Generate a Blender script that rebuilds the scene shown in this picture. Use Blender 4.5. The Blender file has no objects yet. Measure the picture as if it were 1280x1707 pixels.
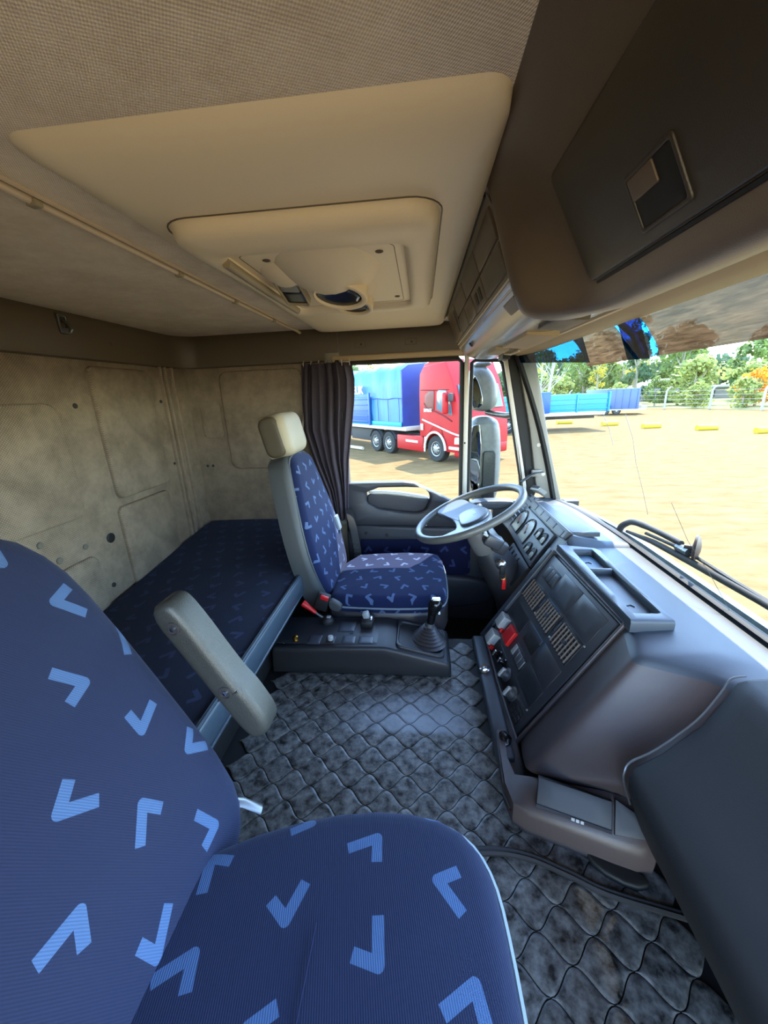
import bpy, bmesh, math, random
from mathutils import Vector as V, Matrix, Euler
random.seed(7)
sc = bpy.context.scene
COL = sc.collection
pi = math.pi

# ------------------------------------------------------------------ camera
cd = bpy.data.cameras.new('camera'); cam = bpy.data.objects.new('camera', cd); COL.objects.link(cam)
cd.sensor_fit = 'HORIZONTAL'; cd.sensor_width = 36; cd.lens = 641 / 1280 * 36
cd.clip_start = .02; cd.clip_end = 500
fw = V((-.0998, .9511, -.2922)).normalized()
rt = V((.9950, .0918, -.0416)); rt = (rt - fw * rt.dot(fw)).normalized()
up = rt.cross(fw)
cam.matrix_world = Matrix(((rt.x, up.x, -fw.x, 0), (rt.y, up.y, -fw.y, 0), (rt.z, up.z, -fw.z, 1.0), (0, 0, 0, 1)))
sc.camera = cam

# ------------------------------------------------------------------ sky, sun, exposure
w = bpy.data.worlds.new('sky'); sc.world = w; w.use_nodes = True
wn = w.node_tree.nodes; wl = w.node_tree.links
sky = wn.new('ShaderNodeTexSky'); sky.sky_type = 'NISHITA'; sky.sun_disc = False
sky.sun_elevation = math.radians(58); sky.sun_rotation = math.radians(28); sky.air_density = 1.0; sky.dust_density = .1; sky.ozone_density = 1.6
bg = wn['Background']; bg.inputs[1].default_value = .38
wl.new(sky.outputs[0], bg.inputs[0])
sd = bpy.data.lights.new('sun', 'SUN'); sd.energy = 2.4; sd.angle = .009; sd.color = (1, .93, .82)
sun = bpy.data.objects.new('sun', sd); COL.objects.link(sun)
sdir = V((-.47 * math.cos(math.radians(58)), -.883 * math.cos(math.radians(58)), -math.sin(math.radians(58))))
sun.rotation_euler = sdir.to_track_quat('-Z', 'Y').to_euler(); sun.location = (6, 8, 14)
vs = sc.view_settings
vs.view_transform = 'Standard'; vs.look = 'None'; vs.exposure = 2.75; vs.gamma = 1.0; vs.use_curve_mapping = False
sc.cycles.max_bounces = 12; sc.cycles.diffuse_bounces = 8; sc.cycles.transparent_max_bounces = 16
sc.cycles.caustics_reflective = False

# ------------------------------------------------------------------ materials
def lin(c):
    c = [x / 255 for x in c]
    return tuple(x / 12.92 if x <= .04045 else ((x + .055) / 1.055) ** 2.4 for x in c) + (1,)
M = {}
def mat(name, rgb, rough=.5, metal=0, spec=.5, var=.0, vscale=20, bump=0, bscale=200, bdist=.002, rgb2=None, coat=0, stretch=None, detail=4, world=False):
    m = bpy.data.materials.new(name); m.use_nodes = True; M[name] = m
    nt = m.node_tree; b = nt.nodes['Principled BSDF']; L = nt.links
    b.inputs['Base Color'].default_value = lin(rgb)
    b.inputs['Roughness'].default_value = rough; b.inputs['Metallic'].default_value = metal
    b.inputs['Specular IOR Level'].default_value = spec
    if coat: b.inputs['Coat Weight'].default_value = coat; b.inputs['Coat Roughness'].default_value = .08
    if var or bump:
        tc = nt.nodes.new('ShaderNodeTexCoord'); src = tc.outputs['Object']
        if world: src = nt.nodes.new('ShaderNodeNewGeometry').outputs['Position']
        if stretch:
            mp = nt.nodes.new('ShaderNodeMapping'); mp.inputs['Scale'].default_value = stretch
            L.new(src, mp.inputs[0]); src = mp.outputs[0]
    if var:
        n = nt.nodes.new('ShaderNodeTexNoise'); n.inputs['Scale'].default_value = vscale; n.inputs['Detail'].default_value = detail
        n.inputs['Roughness'].default_value = .65
        L.new(src, n.inputs[0])
        r = nt.nodes.new('ShaderNodeValToRGB')
        c0 = lin(rgb2) if rgb2 else tuple(x * (1 - var) for x in lin(rgb)[:3]) + (1,)
        c1 = lin(rgb) if rgb2 else tuple(min(1, x * (1 + var)) for x in lin(rgb)[:3]) + (1,)
        r.color_ramp.elements[0].color = c0; r.color_ramp.elements[1].color = c1
        r.color_ramp.elements[0].position = .35; r.color_ramp.elements[1].position = .65
        L.new(n.outputs[0], r.inputs[0]); L.new(r.outputs[0], b.inputs['Base Color'])
    if bump:
        n2 = nt.nodes.new('ShaderNodeTexNoise'); n2.inputs['Scale'].default_value = bscale; n2.inputs['Detail'].default_value = 2
        L.new(src, n2.inputs[0])
        bp = nt.nodes.new('ShaderNodeBump'); bp.inputs['Strength'].default_value = bump; bp.inputs['Distance'].default_value = bdist
        L.new(n2.outputs[0], bp.inputs['Height']); L.new(bp.outputs[0], b.inputs['Normal'])
    return m

class NG:
    """tiny helper for building math node chains"""
    def __init__(s, m): s.nt = m.node_tree; s.L = s.nt.links
    def node(s, t): return s.nt.nodes.new(t)
    def _in(s, sock, v):
        if v is None: return
        if hasattr(v, 'links'): s.L.new(v, sock)
        else: sock.default_value = v
    def m(s, op, a, b=None, c=None, clamp=False):
        n = s.node('ShaderNodeMath'); n.operation = op; n.use_clamp = clamp
        for i, v in enumerate((a, b, c)): s._in(n.inputs[i], v)
        return n.outputs[0]
    def comb(s, x, y, z=0.0):
        n = s.node('ShaderNodeCombineXYZ')
        for i, v in enumerate((x, y, z)): s._in(n.inputs[i], v)
        return n.outputs[0]
    def mix(s, f, a, b):
        n = s.node('ShaderNodeMix'); n.data_type = 'RGBA'
        s._in(n.inputs['Factor'], f); s._in(n.inputs['A'], a); s._in(n.inputs['B'], b)
        return [o for o in n.outputs if o.type == 'RGBA'][0]

def chevron_fabric(name, base, mark, cell=.115, twill=900, rough=.85, turn=.0):
    """woven cloth printed with scattered bent V marks, laid out on the piece's own cloth coordinates (metres)"""
    m = bpy.data.materials.new(name); m.use_nodes = True; M[name] = m
    g = NG(m); b = m.node_tree.nodes['Principled BSDF']
    uv = g.node('ShaderNodeUVMap'); uv.uv_map = 'cloth'
    sp = g.node('ShaderNodeSeparateXYZ'); g.L.new(uv.outputs[0], sp.inputs[0])
    x0, y0 = sp.outputs[0], sp.outputs[1]
    x = g.m('DIVIDE', x0, cell); y = g.m('DIVIDE', y0, cell * .82)
    row = g.m('FLOOR', y)
    x = g.m('ADD', x, g.m('MULTIPLY', row, .37))
    cx = g.m('FLOOR', x)
    lx = g.m('SUBTRACT', g.m('SUBTRACT', x, cx), .5); ly = g.m('MULTIPLY', g.m('SUBTRACT', g.m('SUBTRACT', y, row), .5), .82)
    wn_ = g.node('ShaderNodeTexWhiteNoise'); wn_.noise_dimensions = '2D'
    g.L.new(g.comb(cx, row), wn_.inputs['Vector'])
    idx = g.m('ADD', g.m('MULTIPLY', cx, 1.0), g.m('MULTIPLY', row, 1.0))
    quarter = g.m('FLOORED_MODULO', g.m('MULTIPLY', idx, 3.0), 4.0)
    ang = g.m('ADD', g.m('MULTIPLY', quarter, pi / 2), g.m('MULTIPLY', g.m('SUBTRACT', wn_.outputs['Value'], .5), 1.3))
    ca, sa = g.m('COSINE', ang), g.m('SINE', ang)
    rx = g.m('SUBTRACT', g.m('MULTIPLY', lx, ca), g.m('MULTIPLY', ly, sa))
    ry = g.m('ADD', g.m('MULTIPLY', lx, sa), g.m('MULTIPLY', ly, ca))
    # V: arm from (0,-.2) to (.19,.2), mirrored; one arm a little shorter
    ax = g.m('ABSOLUTE', rx); ay = g.m('ADD', ry, .15)
    dx, dy = .22, .30
    l2 = dx * dx + dy * dy
    t = g.m('DIVIDE', g.m('ADD', g.m('MULTIPLY', ax, dx), g.m('MULTIPLY', ay, dy)), l2)
    lim = g.m('ADD', .86, g.m('MULTIPLY', g.m('SIGN', rx), .14))
    inside = g.m('LESS_THAN', t, lim)
    t = g.m('MAXIMUM', t, 0.0)
    ex = g.m('SUBTRACT', ax, g.m('MULTIPLY', t, dx)); ey = g.m('SUBTRACT', ay, g.m('MULTIPLY', t, dy))
    d = g.m('SQRT', g.m('ADD', g.m('MULTIPLY', ex, ex), g.m('MULTIPLY', ey, ey)))
    mask = g.m('MULTIPLY', g.m('LESS_THAN', d, .062), inside)
    tw = g.m('SINE', g.m('MULTIPLY', g.m('ADD', x0, g.m('MULTIPLY', y0, .55)), twill * 2.2))
    tw01 = g.m('ADD', g.m('MULTIPLY', tw, .5), .5)
    lb, lm = lin(base), lin(mark)
    dark = tuple(v * .8 for v in lb[:3]) + (1,)
    basec = g.mix(tw01, dark, lb)
    markc = g.mix(g.m('MULTIPLY', tw01, .55), lm, tuple(v * .55 + u * .35 for v, u in zip(lm[:3], lb[:3])) + (1,))
    g.L.new(g.mix(mask, basec, markc), b.inputs['Base Color'])
    b.inputs['Roughness'].default_value = rough; b.inputs['Specular IOR Level'].default_value = .15
    b.inputs['Sheen Weight'].default_value = .12; b.inputs['Sheen Roughness'].default_value = .5
    b.inputs['Sheen Tint'].default_value = (.5, .6, .9, 1)
    bp = g.node('ShaderNodeBump'); bp.inputs['Strength'].default_value = .25; bp.inputs['Distance'].default_value = .0008
    g.L.new(tw, bp.inputs['Height']); g.L.new(bp.outputs[0], b.inputs['Normal'])
    return m

def weave(name, c0, c1, scale=420, rough=.95, bump=.5, spots=0, spotc=None):
    m = bpy.data.materials.new(name); m.use_nodes = True; M[name] = m
    g = NG(m); b = m.node_tree.nodes['Principled BSDF']
    tc = g.node('ShaderNodeTexCoord'); sp = g.node('ShaderNodeSeparateXYZ'); g.L.new(tc.outputs['Object'], sp.inputs[0])
    a = g.m('SINE', g.m('MULTIPLY', g.m('ADD', sp.outputs[0], g.m('MULTIPLY', sp.outputs[2], 1.0)), scale))
    c = g.m('SINE', g.m('MULTIPLY', g.m('ADD', sp.outputs[1], g.m('MULTIPLY', sp.outputs[0], .5)), scale))
    hgt = g.m('MULTIPLY', a, c)
    n = g.node('ShaderNodeTexNoise'); n.inputs['Scale'].default_value = 9; n.inputs['Detail'].default_value = 8; n.inputs['Roughness'].default_value = .75
    g.L.new(tc.outputs['Object'], n.inputs[0])
    f = g.m('ADD', g.m('MULTIPLY', hgt, .22), n.outputs[0], clamp=True)
    r = g.node('ShaderNodeValToRGB'); g.L.new(f, r.inputs[0])
    r.color_ramp.elements[0].position = .3; r.color_ramp.elements[1].position = .72
    r.color_ramp.elements[0].color = lin(c0); r.color_ramp.elements[1].color = lin(c1)
    g.L.new(r.outputs[0], b.inputs['Base Color'])
    b.inputs['Roughness'].default_value = rough; b.inputs['Specular IOR Level'].default_value = .1
    bp = g.node('ShaderNodeBump'); bp.inputs['Strength'].default_value = bump; bp.inputs['Distance'].default_value = .001
    g.L.new(hgt, bp.inputs['Height']); g.L.new(bp.outputs[0], b.inputs['Normal'])
    return m

def glass(name, tint=(1, 1, 1), refl=1.0):
    m = bpy.data.materials.new(name); m.use_nodes = True; M[name] = m
    nt = m.node_tree; nt.nodes.remove(nt.nodes['Principled BSDF'])
    out = nt.nodes['Material Output']
    t = nt.nodes.new('ShaderNodeBsdfTransparent'); t.inputs[0].default_value = (*tint, 1)
    gl = nt.nodes.new('ShaderNodeBsdfGlossy'); gl.inputs['Roughness'].default_value = .01
    lw = nt.nodes.new('ShaderNodeLayerWeight'); lw.inputs[0].default_value = .5
    fr = nt.nodes.new('ShaderNodeMath'); fr.operation = 'POWER'; fr.inputs[1].default_value = 5; nt.links.new(lw.outputs['Facing'], fr.inputs[0])
    mul = nt.nodes.new('ShaderNodeMath'); mul.operation = 'MULTIPLY_ADD'; mul.inputs[1].default_value = refl * .9; mul.inputs[2].default_value = refl * .06
    mx = nt.nodes.new('ShaderNodeMixShader')
    nt.links.new(fr.outputs[0], mul.inputs[0]); nt.links.new(mul.outputs[0], mx.inputs[0])
    nt.links.new(t.outputs[0], mx.inputs[1]); nt.links.new(gl.outputs[0], mx.inputs[2]); nt.links.new(mx.outputs[0], out.inputs[0])
    return m

weave('headliner', (214, 200, 182), (246, 236, 222), scale=1200, bump=.5)
weave('felt', (106, 95, 82), (148, 134, 117), scale=700, bump=.35)
mat('roof_plastic', (242, 228, 198), .45, bump=.08, bscale=700)
mat('trim_dark', (92, 82, 66), .5, bump=.1, bscale=600)
mat('locker', (92, 78, 63), .38, bump=.15, bscale=900)
mat('locker_door', (52, 45, 37), .42, bump=.12, bscale=900)
mat('header', (176, 156, 124), .5, bump=.1, bscale=600)
mat('oh_console', (150, 138, 120), .18, spec=.6, bump=.05, bscale=600)
mat('slot_black', (8, 8, 8), .6)
mat('door_plastic', (50, 51, 56), .5, bump=.15, bscale=800)
mat('pillar', (128, 124, 114), .45, bump=.05, bscale=500)
mat('pillar_light', (196, 190, 178), .4)
mat('rubber', (18, 18, 17), .7)
mat('dash', (46, 52, 60), .46, spec=.55, bump=.22, bscale=1100, bdist=.0012)  # bluish colour paints in the sky light on the dash top
mat('dash_warm_lit', (66, 58, 58), .42, spec=.5, bump=.25, bscale=1100, bdist=.0012)  # same plastic, browned to paint in warm light from the ground
mat('dash_dark', (40, 40, 43), .5, bump=.15, bscale=900)
mat('glove', (20, 20, 22), .66, bump=.3, bscale=700, bdist=.0012)
mat('stack', (50, 51, 55), .4, bump=.1, bscale=900)
mat('stack_dark', (20, 21, 24), .5)
mat('gauge_face', (120, 118, 100), .35, var=.15, vscale=40)
mat('gauge_glass', (60, 62, 60), .08, spec=.8)
mat('wheel', (82, 82, 79), .38, bump=.1, bscale=900)
mat('wheel_pad', (92, 96, 100), .38, bump=.1, bscale=900)
mat('column', (104, 102, 100), .45)
mat('chrome', (190, 190, 190), .2, metal=1)
mat('brass', (190, 150, 70), .3, metal=1)
mat('steel', (120, 122, 125), .35, metal=.8)
mat('red', (196, 24, 26), .35)
mat('key_grey', (150, 152, 150), .35)
mat('black_gloss', (14, 14, 15), .2)
mat('black', (16, 16, 17), .6)
mat('console', (30, 33, 38), .45, bump=.12, bscale=800)
mat('console_top', (38, 43, 52), .4, bump=.12, bscale=800)
mat('vinyl', (46, 44, 46), .4, bump=.1, bscale=400)
mat('shell', (60, 62, 62), .55, bump=.12, bscale=600)
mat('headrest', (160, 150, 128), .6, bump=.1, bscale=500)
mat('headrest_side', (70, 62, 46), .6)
mat('piping', (120, 132, 140), .5)
mat('bunk_edge', (50, 62, 72), .45, bump=.15, bscale=300)
mat('curtain', (56, 48, 58), .85, var=.08, vscale=60)
mat('armrest', (58, 59, 57), .42, metal=.35, var=.1, vscale=300, bump=.3, bscale=500)
mat('plug', (38, 36, 32), .7)
mat('plug_grey', (96, 92, 82), .7)
mat('cable', (34, 33, 33), .45)
mat('rail', (206, 190, 168), .35)
chevron_fabric('seat_cloth', (30, 36, 60), (68, 92, 128), .122)
chevron_fabric('driver_cloth', (22, 31, 64), (80, 98, 132), .088)
chevron_fabric('bunk_cloth', (11, 13, 30), (38, 46, 74), .105)
chevron_fabric('door_cloth', (18, 22, 52), (50, 60, 100), .11)
mat('tile', (116, 115, 112), .36, spec=.4, var=.5, vscale=38, rgb2=(7, 7, 8), bump=.15, bscale=160, bdist=.001, detail=14, world=True)
m_ = M['tile']; g = NG(m_); bs = m_.node_tree.nodes['Principled BSDF']; src_ = bs.inputs['Base Color'].links[0].from_socket
ps_ = g.node('ShaderNodeSeparateXYZ'); g.L.new(g.node('ShaderNodeNewGeometry').outputs['Position'], ps_.inputs[0])
def ramp(v, a, b): return g.m('DIVIDE', g.m('SUBTRACT', v, a), b - a, clamp=True)
px_, py_ = ps_.outputs[0], ps_.outputs[1]
sky_sheen = g.m('MULTIPLY', g.m('MULTIPLY', ramp(px_, -.30, -.02), ramp(px_, .17, .07)), g.m('MULTIPLY', ramp(py_, .925, .945), ramp(py_, 1.14, .99)))
g.L.new(g.mix(g.m('MULTIPLY', sky_sheen, .75), src_, lin((132, 138, 146))), bs.inputs['Base Color'])   # painted-in sky reflection on a smooth patch of the mat
mat('mat_joint', (12, 12, 13), .6)
glass('clear_glass', (.90, .94, .93), .35)
glass('door_glass', (.90, .93, .92), 0.0)
glass('visor_glass', (.10, .34, .60), .7)

# ------------------------------------------------------------------ mesh helpers
WO = {}
def place(o, parent, origin):
    COL.objects.link(o); WO[o.name] = V(origin)
    if parent is not None:
        o.parent = parent; o.location = V(origin) - WO[parent.name]
    else: o.location = V(origin)
    return o
def tag(o, label=None, cat=None, group=None, kind=None):
    if label: o['label'] = label
    if cat: o['category'] = cat
    if group: o['group'] = group
    if kind: o['kind'] = kind
    return o
def thing(name, label, cat, loc=(0, 0, 0), group=None, rotz=None, local=False):
    o = bpy.data.objects.new(name, None); o.empty_display_size = .1
    COL.objects.link(o); o.location = loc; WO[o.name] = V((0, 0, 0)) if local else V(loc)
    if rotz is not None: o.rotation_euler = (0, 0, rotz)
    return tag(o, label, cat, group)
def struct(name, loc=(0, 0, 0), label=None):
    o = bpy.data.objects.new(name, None); COL.objects.link(o); o.location = loc; WO[o.name] = V(loc)
    o['kind'] = 'structure'
    if label: o['label'] = label
    return o
def mk(name, vs, fs, m, parent=None, uvs=None, smooth=True, ang=40, sub=0, solid=0):
    vs = [V(v) for v in vs]
    lo = V((min(v.x for v in vs), min(v.y for v in vs), min(v.z for v in vs)))
    hi = V((max(v.x for v in vs), max(v.y for v in vs), max(v.z for v in vs)))
    c = (lo + hi) / 2
    me = bpy.data.meshes.new(name); me.from_pydata([v - c for v in vs], [], fs)
    if uvs is not None:
        ul = me.uv_layers.new(name='cloth')
        for p in me.polygons:
            for li in p.loop_indices: ul.data[li].uv = uvs[me.loops[li].vertex_index]
    me.materials.append(M[m] if isinstance(m, str) else m)
    bm = bmesh.new(); bm.from_mesh(me)
    bmesh.ops.recalc_face_normals(bm, faces=bm.faces); bm.to_mesh(me); bm.free()
    if smooth:
        for p in me.polygons: p.use_smooth = True
        me.set_sharp_from_angle(angle=math.radians(ang))
    o = bpy.data.objects.new(name, me); place(o, parent, c)
    if solid:
        s = o.modifiers.new('thick', 'SOLIDIFY'); s.thickness = solid; s.offset = 0
    if sub:
        s = o.modifiers.new('sub', 'SUBSURF'); s.levels = sub; s.render_levels = sub
    return o
def grid(rows, closed_u=False, closed_v=False):
    n, k = len(rows), len(rows[0]); vs = [p for r in rows for p in r]; fs = []
    for i in range(n if closed_v else n - 1):
        for j in range(k if closed_u else k - 1):
            a = i * k + j; b = i * k + (j + 1) % k; c = ((i + 1) % n) * k + (j + 1) % k; d = ((i + 1) % n) * k + j
            fs.append((a, b, c, d))
    return vs, fs
def loft(name, rows, m, parent=None, closed_u=False, sub=0, ang=40, caps=False, uv=None, solid=0):
    vs, fs = grid(rows, closed_u)
    k = len(rows[0])
    if caps:
        fs.append(tuple(range(k))); fs.append(tuple((len(rows) - 1) * k + j for j in range(k)))
    return mk(name, vs, fs, m, parent, uvs=uv, ang=ang, sub=sub, solid=solid)
def box(name, c, s, m, parent=None, bev=.003, rot=None, seg=2):
    bm = bmesh.new(); bmesh.ops.create_cube(bm, size=1)
    bmesh.ops.scale(bm, vec=s, verts=bm.verts)
    if bev: bmesh.ops.bevel(bm, geom=bm.edges[:], offset=min(bev, min(s) * .49), segments=seg, affect='EDGES', profile=.5)
    R = rot if isinstance(rot, Matrix) else (Euler(rot).to_matrix().to_4x4() if rot else Matrix())
    bmesh.ops.transform(bm, matrix=R, verts=bm.verts)
    me = bpy.data.meshes.new(name); bm.to_mesh(me); bm.free()
    me.materials.append(M[m])
    for p in me.polygons: p.use_smooth = True
    me.set_sharp_from_angle(angle=math.radians(50))
    o = bpy.data.objects.new(name, me)
    return place(o, parent, c)
def rrect(x0, x1, y0, y1, r, n=5):
    pts = []
    for cx, cy, a0 in ((x1 - r, y1 - r, 0), (x0 + r, y1 - r, pi / 2), (x0 + r, y0 + r, pi), (x1 - r, y0 + r, 1.5 * pi)):
        for i in range(n + 1):
            a = a0 + pi / 2 * i / n; pts.append((cx + r * math.cos(a), cy + r * math.sin(a)))
    return pts
def smooth_poly(pts, it=2):
    for _ in range(it):
        q = []
        for i in range(len(pts)):
            a, b = pts[i], pts[(i + 1) % len(pts)]
            q.append((a[0] * .75 + b[0] * .25, a[1] * .75 + b[1] * .25)); q.append((a[0] * .25 + b[0] * .75, a[1] * .25 + b[1] * .75))
        pts = q
    return pts
def ccw(pts):
    a = sum(pts[i][0] * pts[(i + 1) % len(pts)][1] - pts[(i + 1) % len(pts)][0] * pts[i][1] for i in range(len(pts)))
    return pts if a > 0 else pts[::-1]
def frm(o, x, n):
    n = V(n).normalized(); x = V(x); x = (x - n * x.dot(n)).normalized(); y = n.cross(x)
    return Matrix(((x.x, y.x, n.x, o[0]), (x.y, y.y, n.y, o[1]), (x.z, y.z, n.z, o[2]), (0, 0, 0, 1)))
def inset(pts, d):
    n = len(pts); out = []
    for i in range(n):
        a = V((*pts[i - 1], 0)); b = V((*pts[i], 0)); c = V((*pts[(i + 1) % n], 0))
        e1 = (b - a); e2 = (c - b)
        e1 = e1.normalized() if e1.length > 1e-9 else V((1, 0, 0)); e2 = e2.normalized() if e2.length > 1e-9 else e1
        t = (e1 + e2); t = t.normalized() if t.length > 1e-6 else e1
        nrm = V((-t.y, t.x, 0)); q = b + nrm * d
        out.append((q.x, q.y))
    return out
def pad(name, outline, Mx, h, r, m, parent=None, crown=0, base=0, nr=4, ang=60, warp=None, uvo=(0, 0), bottom=True, sub=0, uvrot=0):
    """a plate or cushion: outline in the plane of Mx, edge rounded by r, top crowned"""
    o = ccw(list(outline)); n = len(o)
    cx = sum(p[0] for p in o) / n; cy = sum(p[1] for p in o) / n
    rings = [(o, base)]
    r = max(min(r, h - base if h > base else r), 1e-5)
    for i in range(nr + 1):
        a = pi / 2 * i / nr
        rings.append((inset(o, r * (1 - math.cos(a))), h - r + r * math.sin(a)))
    last = rings[-1][0]
    steps = (.8, .55, .3) if crown else (.5,)
    for t in steps:
        rings.append(([(cx + (p[0] - cx) * t, cy + (p[1] - cy) * t) for p in last], h + crown * (1 - t * t)))
    vs = []; uvs = []
    c_, s_ = math.cos(uvrot), math.sin(uvrot)
    for ri, (ps, z) in enumerate(rings):
        for p in ps:
            q = V((p[0], p[1], z))
            if warp: q = V(warp(q))
            vs.append(Mx @ q)
            ex = 0
            if ri == 0:
                ex = h - base
                d = V((p[0] - cx, p[1] - cy)); d = d.normalized() if d.length else d
                p = (p[0] + d.x * ex, p[1] + d.y * ex)
            uvs.append((p[0] * c_ - p[1] * s_ + uvo[0], p[0] * s_ + p[1] * c_ + uvo[1]))
    q = V((cx, cy, h + crown))
    if warp: q = V(warp(q))
    vs.append(Mx @ q); uvs.append((cx * c_ - cy * s_ + uvo[0], cx * s_ + cy * c_ + uvo[1]))
    fs = []
    for k in range(len(rings) - 1):
        for j in range(n):
            fs.append((k * n + j, k * n + (j + 1) % n, (k + 1) * n + (j + 1) % n, (k + 1) * n + j))
    k = len(rings) - 1
    for j in range(n): fs.append((k * n + j, k * n + (j + 1) % n, len(vs) - 1))
    if bottom: fs.append(tuple(range(n))[::-1])
    return mk(name, vs, fs, m, parent, uvs=uvs, ang=ang, sub=sub)
def ring_plate(name, outer, inner, Mx, h, r, m, parent=None, base=0, N=64, ang=50):
    """plate with a hole"""
    cx = sum(p[0] for p in inner) / len(inner); cy = sum(p[1] for p in inner) / len(inner)
    def hit(poly, a):
        d = (math.cos(a), math.sin(a)); best = None
        for i in range(len(poly)):
            p, q = poly[i], poly[(i + 1) % len(poly)]
            ex, ey = q[0] - p[0], q[1] - p[1]; den = d[0] * ey - d[1] * ex
            if abs(den) < 1e-12: continue
            t = ((p[0] - cx) * ey - (p[1] - cy) * ex) / den; u = ((p[0] - cx) * d[1] - (p[1] - cy) * d[0]) / den
            if t > 0 and -1e-6 <= u <= 1 + 1e-6 and (best is None or t > best): best = t
        return (cx + d[0] * best, cy + d[1] * best)
    angs = set(2 * pi * i / N for i in range(N))
    for poly in (outer, inner):
        for p in poly: angs.add(math.atan2(p[1] - cy, p[0] - cx) % (2 * pi))
    angs = sorted(angs); k = len(angs)
    o = [hit(outer, a) for a in angs]; i_ = [hit(inner, a) for a in angs]
    def toward(a, b, d):
        v = V((b[0] - a[0], b[1] - a[1])); L = v.length or 1; return (a[0] + v.x / L * min(d, L * .45), a[1] + v.y / L * min(d, L * .45))
    o2 = [toward(a, b, r) for a, b in zip(o, i_)]; i2 = [toward(b, a, r) for a, b in zip(o, i_)]
    o1 = [toward(a, b, r * .3) for a, b in zip(o, i_)]; i1 = [toward(b, a, r * .3) for a, b in zip(o, i_)]
    rows = [(o, base), (o, h - r), (o1, h - r * .3), (o2, h), (i2, h), (i1, h - r * .3), (i_, h - r), (i_, base)]
    vs, fs = grid([[Mx @ V((p[0], p[1], z)) for p in ps] for ps, z in rows], closed_u=True)
    return mk(name, vs, fs, m, parent, ang=ang)
def catmull(pts, n=6, closed=False):
    P = [V(p) for p in pts]; out = []
    N = len(P)
    for i in range(N if closed else N - 1):
        p0 = P[(i - 1) % N] if (closed or i > 0) else P[0]; p1 = P[i]; p2 = P[(i + 1) % N]
        p3 = P[(i + 2) % N] if (closed or i + 2 < N) else P[-1]
        for j in range(n):
            t = j / n
            out.append(.5 * ((2 * p1) + (p2 - p0) * t + (2 * p0 - 5 * p1 + 4 * p2 - p3) * t * t + (3 * p1 - p0 - 3 * p2 + p3) * t ** 3))
    if not closed: out.append(P[-1])
    return out
def tube_geo(pts, r, n=8, closed=False, flat=1.0):
    P = [V(p) for p in pts]; rows = []
    N = len(P); prev = None
    for i in range(N):
        if closed: t = P[(i + 1) % N] - P[i - 1]
        else: t = P[min(i + 1, N - 1)] - P[max(i - 1, 0)]
        t.normalize()
        if prev is None:
            a = V((0, 0, 1)) if abs(t.z) < .9 else V((1, 0, 0)); u = (a - t * a.dot(t)).normalized()
        else: u = (prev - t * prev.dot(t)).normalized()
        prev = u; v = t.cross(u)
        rr = r[i] if isinstance(r, (list, tuple)) else r
        rows.append([P[i] + u * rr * flat * math.cos(2 * pi * j / n) + v * rr * math.sin(2 * pi * j / n) for j in range(n)])
    vs, fs = grid(rows, closed_u=True, closed_v=closed)
    if not closed: fs += [tuple(range(n)), tuple((N - 1) * n + j for j in range(n))]
    return vs, fs
def tube(name, pts, r, m, parent=None, n=8, closed=False, flat=1.0):
    vs, fs = tube_geo(pts, r, n, closed, flat)
    return mk(name, vs, fs, m, parent, ang=50)
def lathe(name, prof, Mx, m, parent=None, n=20, ang=35):
    """profile of (radius, height) turned about the z axis of Mx"""
    rows = [[Mx @ V((max(r, 1e-4) * math.cos(2 * pi * j / n), max(r, 1e-4) * math.sin(2 * pi * j / n), z)) for j in range(n)] for r, z in prof]
    vs, fs = grid(rows, closed_u=True); k = len(prof) - 1
    fs += [tuple(range(n)), tuple(k * n + j for j in range(n))]
    return mk(name, vs, fs, m, parent, ang=ang)
def prism(name, poly, Mx, d0, d1, m, parent=None, bev=0, ang=40):
    poly = ccw(list(poly)); n = len(poly)
    if bev: return pad(name, poly, Mx @ Matrix.Translation((0, 0, d0)), d1 - d0, bev, m, parent, nr=2, ang=ang)
    vs = [Mx @ V((p[0], p[1], d0)) for p in poly] + [Mx @ V((p[0], p[1], d1)) for p in poly]
    fs = [tuple(range(n))[::-1], tuple(range(n, 2 * n))] + [(i, (i + 1) % n, n + (i + 1) % n, n + i) for i in range(n)]
    return mk(name, vs, fs, m, parent, ang=ang)
def copy_tree(o, parent=None):
    c = o.copy(); COL.objects.link(c); WO[c.name] = WO.get(o.name, V())
    if parent is not None: c.parent = parent
    for ch in list(o.children): copy_tree(ch, c)
    return c

# ================================================================== STRUCTURE
XR, YL, ZC = -1.30, 2.14, 1.335          # rear wall, driver's side wall, headliner
# ---- ground outside
mat('gravel', (128, 103, 69), .95, var=.12, vscale=2.2, bump=.5, bscale=26, bdist=.02, rgb2=(106, 84, 51), detail=12, stretch=(.6, 1.6, 1), spec=.05)
g_ = tag(mk('ground', [(-150, -60, -1.65), (150, -60, -1.65), (150, 180, -1.65), (-150, 180, -1.65)], [(0, 1, 2, 3)], 'gravel', smooth=False),
         'pale tan gravel of the parking yard', 'ground', kind='structure')

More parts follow.
